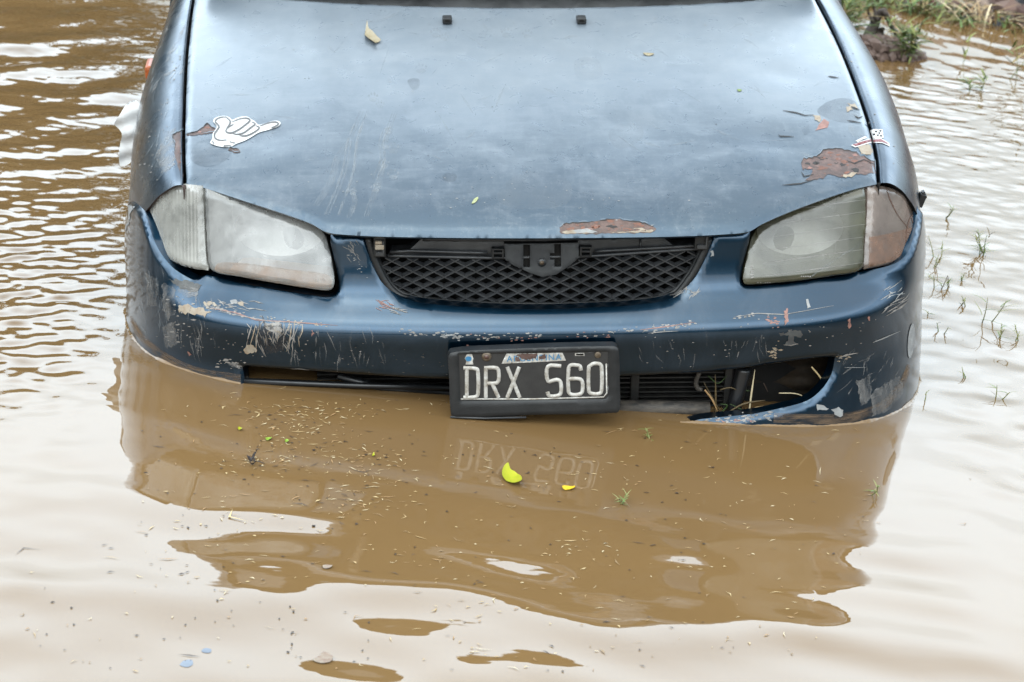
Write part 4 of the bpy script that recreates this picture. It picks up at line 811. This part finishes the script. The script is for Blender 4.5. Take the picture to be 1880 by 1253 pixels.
pts = np.concatenate([np.stack([rng.normal(x, sx, n), rng.normal(y, sy, n)], 1) for x, y, sx, sy, n in [(*c[:4], int(c[4]*(1.7 if c[0] < 720 else 1))) for c in cl]]+[np.stack([rng.uniform(250, 1620, 250), rng.uniform(745, 1080, 250)], 1), np.stack([rng.uniform(20, 1500, 110), rng.uniform(1000, 1240, 110)], 1), np.stack([rng.uniform(800, 1500, 60), rng.uniform(1090, 1230, 60)], 1)])
n_ = len(pts); o = flakes('straw_flecks', pts, np.exp(rng.normal(-4.6, .55, n_)), np.exp(rng.normal(-6.2, .35, n_)), 'straw'); tag(o, 'countless straw flecks scattered over the brown water in front of the bumper', 'debris', kind='stuff')
pts = np.concatenate([np.stack([rng.normal(560, 110, 46), rng.normal(850, 50, 46)], 1), np.stack([rng.uniform(260, 1300, 40), rng.uniform(800, 1050, 40)], 1), np.stack([rng.uniform(30, 700, 34), rng.uniform(1080, 1240, 34)], 1)])
n_ = len(pts); o = flakes('dark_seeds', pts, np.exp(rng.normal(-5.2, .35, n_)), np.exp(rng.normal(-5.7, .3, n_)), 'seeds'); tag(o, 'countless small dark seeds and bark crumbs floating among the straw', 'debris', kind='stuff')
def floater(name, loop, m, label, cat, curl=.006, lift=.0015, group=None, step=3., vein=None):
    loop = np.array(loop, float); kk = {'green_leaf': .62, 'yellow_leaf': .9}.get(name, 1.); loop = loop.mean(0)+(loop-loop.mean(0))*kk
    V, T, _ = fill(smooth_loop(loop, 4), (), step*min(kk, 1)); W = on_water(V); c = V.mean(0); r = np.linalg.norm(V-c, axis=1); r = r/r.max()
    ax = (V-c)@np.array([.5, .86])/np.abs((V-c)@np.array([.5, .86])).max()
    W[:, 2] = water_h(W[:, 0], W[:, 1])+lift+curl*r*r*.6+curl*np.abs(ax)*.5
    mb = MB(); base = W.mean(0); base[2] = 0; mb.add(W-base, T, m); mb.add(W-base-[0, 0, .0005], T[:, ::-1], m); o = mb.build(name); o.location = base; return tag(o, label, cat, group)
floater('yellow_leaf', [(919, 879), (922, 866), (931, 859), (936, 866), (945, 869), (955, 877), (959, 889), (957, 897), (944, 896), (930, 888)], 'leafy', 'bright yellow green leaf floating below the number plate', 'leaf', .012)
floater('yellow_petal', [(1032, 897), (1042, 894.5), (1055, 896), (1054, 899.5), (1042, 901), (1034, 901)], 'petal', 'small yellow petal floating right of the bright leaf', 'petal', .004)
floater('green_leaf', [(434, 789), (440, 786), (447, 789), (444, 793), (437, 793)], 'leafy', 'yellowish green leaf scrap floating nearest the left corner of the bumper', 'leaf', .004, group='small leaf scraps on the water')
floater('green_leaf', [(521, 811), (528, 808), (533, 812), (528, 816), (522, 815)], 'leafg', 'tiny rounded green leaf afloat among the dark seeds', 'leaf', .004, group='small leaf scraps on the water')
floater('green_leaf', [(483, 809), (494, 804), (503, 806), (498, 810), (488, 812)], 'leafg', 'narrow green leaf scrap afloat amid the densest straw', 'leaf', .004, group='small leaf scraps on the water')
floater('green_leaf', [(682, 838), (687, 833), (689, 840), (684, 842)], 'leafy', 'upright lime leaf scrap afloat between plate and left straw patch', 'leaf', .004, group='small leaf scraps on the water')
floater('pale_scrap', [(574, 1213), (586, 1205), (592, 1198), (604, 1200), (611, 1207), (607, 1216), (593, 1219), (582, 1217)], 'scrap', 'pale torn scrap floating at the bottom edge of the picture', 'scrap', .002)
floater('slate_leaf', [(330, 1221), (338, 1213), (352, 1212), (354, 1220), (345, 1226), (334, 1224)], 'leafs', 'larger slate grey leaf lying wet on the white water', 'leaf', .0, .0006)
floater('slate_leaf', [(370, 1193), (378, 1188), (388, 1191), (386, 1197), (374, 1197)], 'leafs', 'smaller slate grey leaf beside the larger one', 'leaf', .0, .0006)
floater('dry_leaf', [(592, 1043), (602, 1040), (610, 1043), (604, 1047), (594, 1047)], 'scrap', 'small pale curled leaf floating on the left part of the reflection', 'leaf', .002)
# ---- things lying on the bonnet
def on_hood(name, loop, m, label, curl, ax, group=None):
    V, T, _ = fill(smooth_loop(loop, 4), (), 3.); P = np.array([p for p in project(HB, V, .001)]); c = V.mean(0); u_ = (V-c)@np.array(ax); u_ = u_/np.abs(u_).max(); r = np.linalg.norm(V-c, axis=1); r /= r.max()
    P[:, 2] += curl*(u_*u_)+curl*.3*r; W = to_world(P); base = W.mean(0); mb = MB(); mb.add(W-base, T, m); mb.add(W-base-[0, 0, .0006], T[:, ::-1], m); o = mb.build(name); o.location = base; return tag(o, label, 'leaf', group)
on_hood('dry_leaf', [(674, 51), (677, 58), (684, 63), (692, 71), (699, 78), (695, 80), (690, 82), (692, 87), (684, 84), (677, 78), (670, 74), (670, 64)], 'leafc', 'large cream dry leaf lying high on the dusty bonnet', .012, (.6, -.8))
on_hood('leaf_sliver', [(866, 375), (871, 366), (877, 363), (878, 366), (872, 373)], 'leafh', 'pale green leaf sliver low on the bonnet', .001, (1, 0), 'leaf slivers on the bonnet')
on_hood('leaf_sliver', [(1180, 100), (1190, 98), (1201, 101), (1190, 103.5)], 'leafc', 'cream leaf sliver high on the bonnet', .002, (1, 0), 'leaf slivers on the bonnet')
on_hood('leaf_sliver', [(1353, 166), (1358, 165), (1362, 167), (1357, 169)], 'grass', 'tiny dark leaf sliver nearest the right edge of the bonnet', .001, (1, 0), 'leaf slivers on the bonnet')
# ---- white plastic sheet by the left wheel arch
ps = MB(); nu, nv = 22, 30; ol = [(247, 188), (256, 194), (266, 203), (262, 230), (248, 262), (240, 300), (220, 306), (219, 270), (224, 244), (210, 229), (213, 221), (220, 210), (233, 192)]
V, T, _ = fill(smooth_loop(ol, 4), (), 3.); wyp = to_world(at_y([(240, 240)], .78))[0][1]; d_ = ray(V)@M3.T; t_ = (wyp-CAMW[1])/d_[:, 1]; P = CAMW+d_*t_[:, None]
P[:, 1] += .008*np.sin(P[:, 2]*40+P[:, 0]*30)+.004*np.sin(P[:, 0]*90+P[:, 2]*35)+.003*np.sin(P[:, 2]*140-P[:, 0]*60); base = P.mean(0); ps.add(P-base, T, 'plast'); ps.add(P-base+[0, .004, 0], T[:, ::-1], 'plast'); o = ps.build('plastic_sheet'); o.location = base; tag(o, 'crumpled white plastic sheet standing out of the water beside the fender', 'plastic sheet')
# ================================================================== plants
def blade(mb, p, d, L, w_, m, droop=.5, n=6, up=None):
    p = np.array(p, float); d = np.array(d, float); d /= np.linalg.norm(d); h = np.array([d[0], d[1], 0]); hn = np.linalg.norm(h); h = h/hn if hn > 1e-3 else np.array([1., 0, 0]); sd_ = np.cross(d, [0, 0, 1.]); sd_ = sd_/(np.linalg.norm(sd_)+1e-9) if np.linalg.norm(sd_) > .05 else np.array([1., 0, 0])
    rows = []
    for i in range(n+1):
        f = i/n; ww = w_*(1-f)**.6*(.6+.8*f if f < .4 else .92)/2; q = p+d*L*f+h*L*droop*f*f*.5-np.array([0, 0, L*droop*f*f*.45]); rows.append([q-sd_*ww+[0, 0, ww*.5], q, q+sd_*ww+[0, 0, ww*.5]])
    mb.grid(rows, m)
def sprig_mesh(seed, h, n, m, lean=.6, stems=2, wid=.006):
    global rng
    keep = rng; rng = np.random.default_rng(seed); mb = MB()
    for s in range(stems):
        a = rng.uniform(0, 6.283); d = np.array([math.cos(a)*lean*rng.uniform(.2, 1), math.sin(a)*lean*rng.uniform(.2, 1), 1]); d /= np.linalg.norm(d); L = h*rng.uniform(.6, 1); b0 = np.array([rng.normal(0, h*.12), rng.normal(0, h*.12), -.006])
        st_ = [b0+d*L*f+np.array([math.sin(f*2+s)*L*.08, 0, 0]) for f in np.linspace(0, 1, 6)]; mb.tube(st_, np.linspace(.0016, .0007, 6), m, 5)
        for k in range(n):
            f = rng.uniform(.15, 1); q = b0+d*L*f; a = rng.uniform(0, 6.283); dd_ = np.array([math.cos(a), math.sin(a), rng.uniform(.2, 1.3)]); blade(mb, q, dd_, h*rng.uniform(.25, .55), wid*rng.uniform(.6, 1.2), m, rng.uniform(.2, 1))
    rng = keep; return mb
def place(mb_or_obj, name, px, label, cat, group=None, rz=0, sc=1.):
    q = on_water([px])[0]; o = mb_or_obj.build(name) if isinstance(mb_or_obj, MB) else mb_or_obj.copy()
    if not isinstance(mb_or_obj, MB): C.objects.link(o); o.name = name
    o.location = (q[0], q[1], float(water_h(q[0], q[1]))); o.rotation_euler = (0, 0, rz); o.scale = (sc,)*3; tag(o, label, cat, group); return o
G_ = 'grass sprigs standing out of the water beside the car'
SPR = [((1803, 468), 'widest tangled grass sprig, standing alone on the white water right of the headlight', 1, .075, 9, 4), ((1720, 470), 'thin grass sprig beside the broken bracket of the bumper corner', 2, .07, 3, 2), ((1715, 492), 'bent brownish grass sprig close behind the right corner lamp', 3, .05, 3, 2),
 ((1768, 560), 'short forked green sprig between the tangled sprig and the tall dark one', 4, .035, 3, 2), ((1808, 590), 'tallest dark-footed grass stem, leaning over its brown reflection', 5, .11, 4, 2), ((1722, 530), 'leafy upright sprig nearest the right side of the bumper', 6, .06, 5, 2),
 ((1742, 528), 'paired upright sprig just outside the leafy one beside the bumper', 7, .055, 5, 2), ((1778, 695), 'single upright blade pair low on the right, farther from the car', 8, .035, 2, 2), ((1728, 612), 'faint small sprig between the bumper side and the tall dark stem', 9, .03, 2, 2),
 ((1833, 622), 'arching three-bladed sprig at the right, left of its neighbour at the edge', 10, .05, 4, 2), ((1864, 626), 'spreading sprig nearest the right edge of the picture', 11, .05, 4, 2), ((1690, 735), 'lone thin blade standing beside the waterline of the bumper', 12, .04, 1, 1),
 ((1832, 731), 'curved low sprig, lowest of those on the right', 13, .045, 3, 2), ((1738, 402), 'pale dry sprig highest beside the bumper corner', 14, .05, 4, 2), ((1702, 578), 'tiny green sprig touching the bumper side', 15, .03, 3, 1), ((1762, 516), 'floating flattened sprig just under the tangled one', 16, .03, 4, 2)]
for px, lab, sd, h, n, s_ in SPR: place(sprig_mesh(sd, h, n, 'grass', .7, s_, .0042), 'grass_sprig', px, lab, 'grass sprig', G_)
place(sprig_mesh(41, .035, 6, 'grass', 1.6, 2, .004), 'grass_sprig', (1132, 922), 'thin green sprig floating right of the yellow petal', 'grass sprig')
place(sprig_mesh(42, .04, 4, 'grass', 1.2, 2, .005), 'grass_sprig', (1605, 905), 'small grass sprig poking up at the right edge of the reflection', 'grass sprig')
place(sprig_mesh(43, .03, 4, 'grass', 1.8, 2, .004), 'grass_sprig', (1196, 804), 'flat thin sprig floating right below the number plate', 'grass sprig')
place(sprig_mesh(44, .035, 5, 'seeds', 1.5, 2, .006), 'twig_knot', (452, 851), 'dark knot of twigs floating in the straw patch', 'twigs')
GB = 'weeds standing in the flooded shallows behind the car'
for px, lab, sd, h, n, s_ in [((1798, 165), 'small bright green weed pair in the distant shallows', 51, .09, 5, 2), ((1780, 168), 'low dark green weed beside the bright pair in the distant shallows', 52, .08, 5, 2), ((1868, 150), 'tall arching weed at the right edge of the distant shallows', 53, .22, 6, 2), ((1775, 118), 'thin brown weed standing alone above the bright pair', 54, .14, 3, 1),
        ((1668, 112), 'bushy yellow green weed at the foot of the dead branch', 55, .16, 22, 5), ((1648, 90), 'yellowing weed on the right flank of the soil mound', 56, .14, 14, 4), ((1545, 84), 'tall dark green weed against the soil mound, beside the fender', 57, .26, 26, 6), ((1534, 56), 'loose green weed farthest along the fender', 58, .22, 18, 5), ((1568, 40), 'light green weed behind the soil mound', 59, .16, 12, 4)]:
    place(sprig_mesh(sd, h, n, 'grassy', .6, s_, .014), 'weed', px, lab, 'weed', GB)
# grass caught in the broken bumper
def px_blade(mb, pts, y, w_, m):
    p = to_world(at_y(pts, y)); p = smooth_loop(p, 5, False); mb.tube(p, np.interp(np.linspace(0, 1, len(p)), [0, .6, 1], [w_, w_, w_*.3]), m, 5)
gt = MB()
for pts, y, w_ in [([(1313, 768), (1314, 730), (1313, 688)], .05, .0022), ([(1326, 762), (1310, 735), (1292, 702)], .06, .002), ([(1322, 760), (1335, 745), (1322, 742)], .05, .0016), ([(1330, 762), (1365, 742), (1405, 735)], .045, .002), ([(1322, 716), (1340, 712), (1352, 716)], .06, .0018), ([(1352, 716), (1378, 718)], .07, .002), ([(1300, 690), (1318, 704), (1335, 690)], .07, .0014), ([(1375, 764), (1360, 752), (1340, 742)], .05, .0016)]: px_blade(gt, pts, y, w_, 'grassd')
o = gt.build('grass_tuft'); tag(o, 'green grass tuft growing through the broken bumper opening', 'grass')
gt = MB()
for pts, y, w_ in [([(1375, 758), (1380, 720), (1386, 679)], .05, .0021), ([(1294, 716), (1308, 735), (1318, 758)], .045, .002), ([(1490, 674), (1505, 692), (1516, 712)], .08, .0018), ([(1510, 724), (1513, 708), (1520, 690)], .07, .0013), ([(1430, 722), (1465, 724), (1490, 738)], .08, .0013), ([(1402, 704), (1410, 720)], .09, .0012), ([(1370, 760), (1390, 748), (1480, 742)], .05, .0014)]: px_blade(gt, pts, y, w_, 'straw')
o = gt.build('dry_stalks'); tag(o, 'dry brown stalks caught behind the broken bumper opening', 'stalks')
# ================================================================== bank, rubble, mound, branch
SH0, SH1 = on_water([(1640, 5)])[0], on_water([(1880, 54)])[0]; e_ = (SH1-SH0)/np.linalg.norm(SH1-SH0); n2 = np.array([-e_[1], e_[0], 0.]); n2 = n2 if n2[1] > 0 else -n2
W_B = wset(77, 20, .15, .9, .8, 2., 1.)
def bank_h(u_, v_): x = SH0[0]+e_[0]*u_+n2[0]*v_; y = SH0[1]+e_[1]*u_+n2[1]*v_; return -.03+.55*sst(v_, -.12, 2.2)+.30*sst(v_, 1.8, 5)+.12*wsum(W_B, x, y)*sst(v_, -.15, .3)
us, vs = np.linspace(-1.2, 8, 150), np.linspace(-.15, 9, 130); bk = MB(); bk.grid([[(*(SH0+e_*u_+n2*v_)[:2], float(bank_h(np.array(u_), np.array(v_)))) for u_ in us] for v_ in vs], 'soil'); o = bk.build('bank'); tag(o, kind='structure')
ico = bmesh.new(); bmesh.ops.create_icosphere(ico, subdivisions=1, radius=1); ico.verts.index_update(); IV = np.array([v.co[:] for v in ico.verts]); IF = [[v.index for v in f.verts] for f in ico.faces]; ico.free()
rb = MB(); 
for _ in range(2600):
    u_ = rng.uniform(-.15, 3.2); v_ = -.03+abs(rng.normal(0, .9)); s_ = math.exp(rng.normal(-3.6, .4)); q = SH0+e_*u_+n2*v_; z = float(bank_h(np.array(u_), np.array(v_)))
    V = IV*rng.uniform(.65, 1.25, (len(IV), 1))*s_*rng.uniform(.6, 1.2, 3); a = rng.uniform(0, 6.28); c_, d_ = math.cos(a), math.sin(a); V = V@np.array([[c_, -d_, 0], [d_, c_, 0], [0, 0, 1]]); rb.add(V+[q[0], q[1], z+s_*.35], IF, 'rubble', False)
o = rb.build('rubble'); tag(o, 'heap of broken brick and stone rubble on the far bank', 'rubble', kind='stuff')
def bank_tuft(px, h, n, sd, m, lab, spread=.05):
    global rng
    q = on_water([px])[0]; mb = MB(); r0 = rng; rng = np.random.default_rng(sd)
    for _ in range(n): a = rng.uniform(0, 6.283); blade(mb, [rng.normal(0, spread), rng.normal(0, spread), 0], [math.cos(a)*.7, math.sin(a)*.7, rng.uniform(.5, 1.2)], h*rng.uniform(.5, 1.1), .012, m, rng.uniform(.6, 1.5))
    rng = r0; o = mb.build('grass_clump'); o.location = (q[0], q[1], .0); tag(o, lab, 'grass', 'grass clumps along the rubble bank')
for px, h, n, sd, m, lab in [((1655, 18), .16, 30, 61, 'grassy', 'green grass clump where the rubble meets the water, nearest the branch'), ((1712, 28), .14, 26, 62, 'grassy', 'yellow green grass clump at the middle of the rubble edge'), ((1790, 40), .20, 34, 63, 'straw', 'arching straw coloured grass clump at the rubble edge'), ((1830, 42), .16, 18, 64, 'straw', 'thin dry grass clump nearest the right edge of the rubble'), ((1750, 20), .12, 20, 65, 'grassy', 'dark green grass clump sitting up among the stones'), ((1690, 22), .17, 26, 66, 'grassy', 'fresh green grass clump between the branch and the yellow green clump'), ((1765, 44), .12, 22, 67, 'grassy', 'low green grass clump in front of the arching straw coloured one'), ((1862, 52), .13, 20, 68, 'grassy', 'green grass clump at the water in the top right corner'), ((1615, 10), .16, 22, 69, 'grassy', 'green grass clump behind the top of the dead branch')]: bank_tuft(px, h, n, sd, m, lab)
q = on_water([(1598, 96)])[0]; md = MB(); rows = []
for i, f in enumerate(np.linspace(0, 1, 14)): rows.append([((0.21*f+.02*math.sin(3*t+f*4))*math.cos(t), (0.17*f+.02*math.cos(2*t))*math.sin(t), .055*(1-f**1.7)+.008*math.sin(7*t+9*f)*(1-f)-.012) for t in np.linspace(0, 6.2832, 40)])
md.grid(rows, 'soil')
for _ in range(150):
    f = math.sqrt(rng.random())*.95; t = rng.uniform(0, 6.283); s_ = math.exp(rng.normal(-4.3, .4)); md.add(IV*rng.uniform(.6, 1.2, (len(IV), 1))*s_+[0.21*f*math.cos(t), 0.17*f*math.sin(t), .055*(1-f**1.7)-.004], IF, 'soil', False)
o = md.build('soil_mound'); o.location = (q[0], q[1], 0); tag(o, 'small brown soil mound rising out of the water behind the car', 'mound')
def at_wy(px, y): d = ray(px)@M3.T; t = (y-CAMW[1])/d[:, 1]; return CAMW+d*t[:, None]
by = on_water([(1596, 84)])[0][1]+.03; bn = MB()
for pts, r0, r1 in [([(1592, 76), (1600, 62), (1608, 50), (1613, 36), (1620, 25), (1626, 23)], .026, .013), ([(1624, 23), (1632, 36), (1641, 54), (1650, 70), (1663, 90)], .012, .006), ([(1612, 82), (1617, 70), (1621, 58), (1623, 54)], .024, .006), ([(1616, 72), (1611, 60), (1607, 52)], .012, .008), ([(1612, 38), (1608, 20), (1602, 6)], .008, .003), ([(1602, 40), (1598, 28), (1594, 16)], .007, .003)]:
    P = smooth_loop(at_wy(pts, by), 5, False); P[:, 1] += .03*np.sin(np.linspace(0, 3, len(P))); bn.tube(P, np.linspace(r0, r1, len(P)), 'bark', 9)
o = bn.build('dead_branch'); tag(o, 'bent dead branch standing in the soil mound', 'branch')
# ================================================================== trees beyond the far side of the water (they darken its reflection)
def tree(x, y, H, sd, lab):
    r = np.random.default_rng(sd); root = empty('tree', (x, y, -.05), r.uniform(0, 6)); tag(root, lab, 'tree', 'trees beyond the flooded ground'); tk = MB()
    tk.tube(smooth_loop([(0, 0, 0), (.05, .03, H*.25), (-.04, .05, H*.55), (.03, 0, H*.85)], 4, False), np.linspace(.13, .03, 13), 'bark', 9)
    cs = []
    for k in range(11):
        a = r.uniform(0, 6.283); z = H*r.uniform(.12, .9); L = H*.30*r.uniform(.5, 1.); e = np.array([math.cos(a)*L, math.sin(a)*L, z+L*.5]); tk.tube([(0, 0, z), e*[.5, .5, 1]-[0, 0, L*.2], e], [.05, .03, .012], 'bark', 6); cs.append((e, H*r.uniform(.13, .22)))
    for k in range(9): cs.append((np.array([r.normal(0, H*.16), r.normal(0, H*.16), H*r.uniform(.12, .95)]), H*r.uniform(.12, .2)))
    tk.build('trunk', root); V = []; f = []
    for c, R_ in cs:
        n = 300; d = r.normal(0, 1, (n, 3)); d /= np.linalg.norm(d, axis=1)[:, None]; p = c+d*R_*r.uniform(.35, 1.05, (n, 1))*[1, 1, .8]; s = r.uniform(.05, .11, (n, 1))
        a1 = r.normal(0, 1, (n, 3)); a1 /= np.linalg.norm(a1, axis=1)[:, None]; a2 = np.cross(a1, d); a2 /= np.linalg.norm(a2, axis=1)[:, None]+1e-9
        o = len(V)*1
        for i in range(n): b_ = len(V); V += [p[i]-a1[i]*s[i], p[i]+a2[i]*s[i]*.6, p[i]+a1[i]*s[i], p[i]-a2[i]*s[i]*.6]; f.append((b_, b_+1, b_+2, b_+3))
    cr = MB(); cr.add(V, f, 'crown', False); cr.build('crown', root)
for x, y, H, sd, lab in [(-2.6, 10.5, 3.3, 1, 'bushy tree nearest the car across the water'), (-4.1, 11.3, 3.9, 2, 'tall tree second from the car across the water'), (-5.6, 10.6, 3.5, 3, 'broad tree third from the car across the water'), (-7.2, 11.2, 4.1, 4, 'tallest tree fourth from the car across the water'), (-3.3, 12.4, 3.9, 5, 'tree set back behind the gap of the two nearest'), (-8.8, 7.5, 3.6, 6, 'tree far to the left across the water, second from the end'), (-9.6, 4.0, 3.4, 7, 'tree far to the left across the water, at the end'), (-10.2, .5, 3.6, 8, 'tree level with the front of the car, far to its left')]: tree(x, y, H, sd, lab)
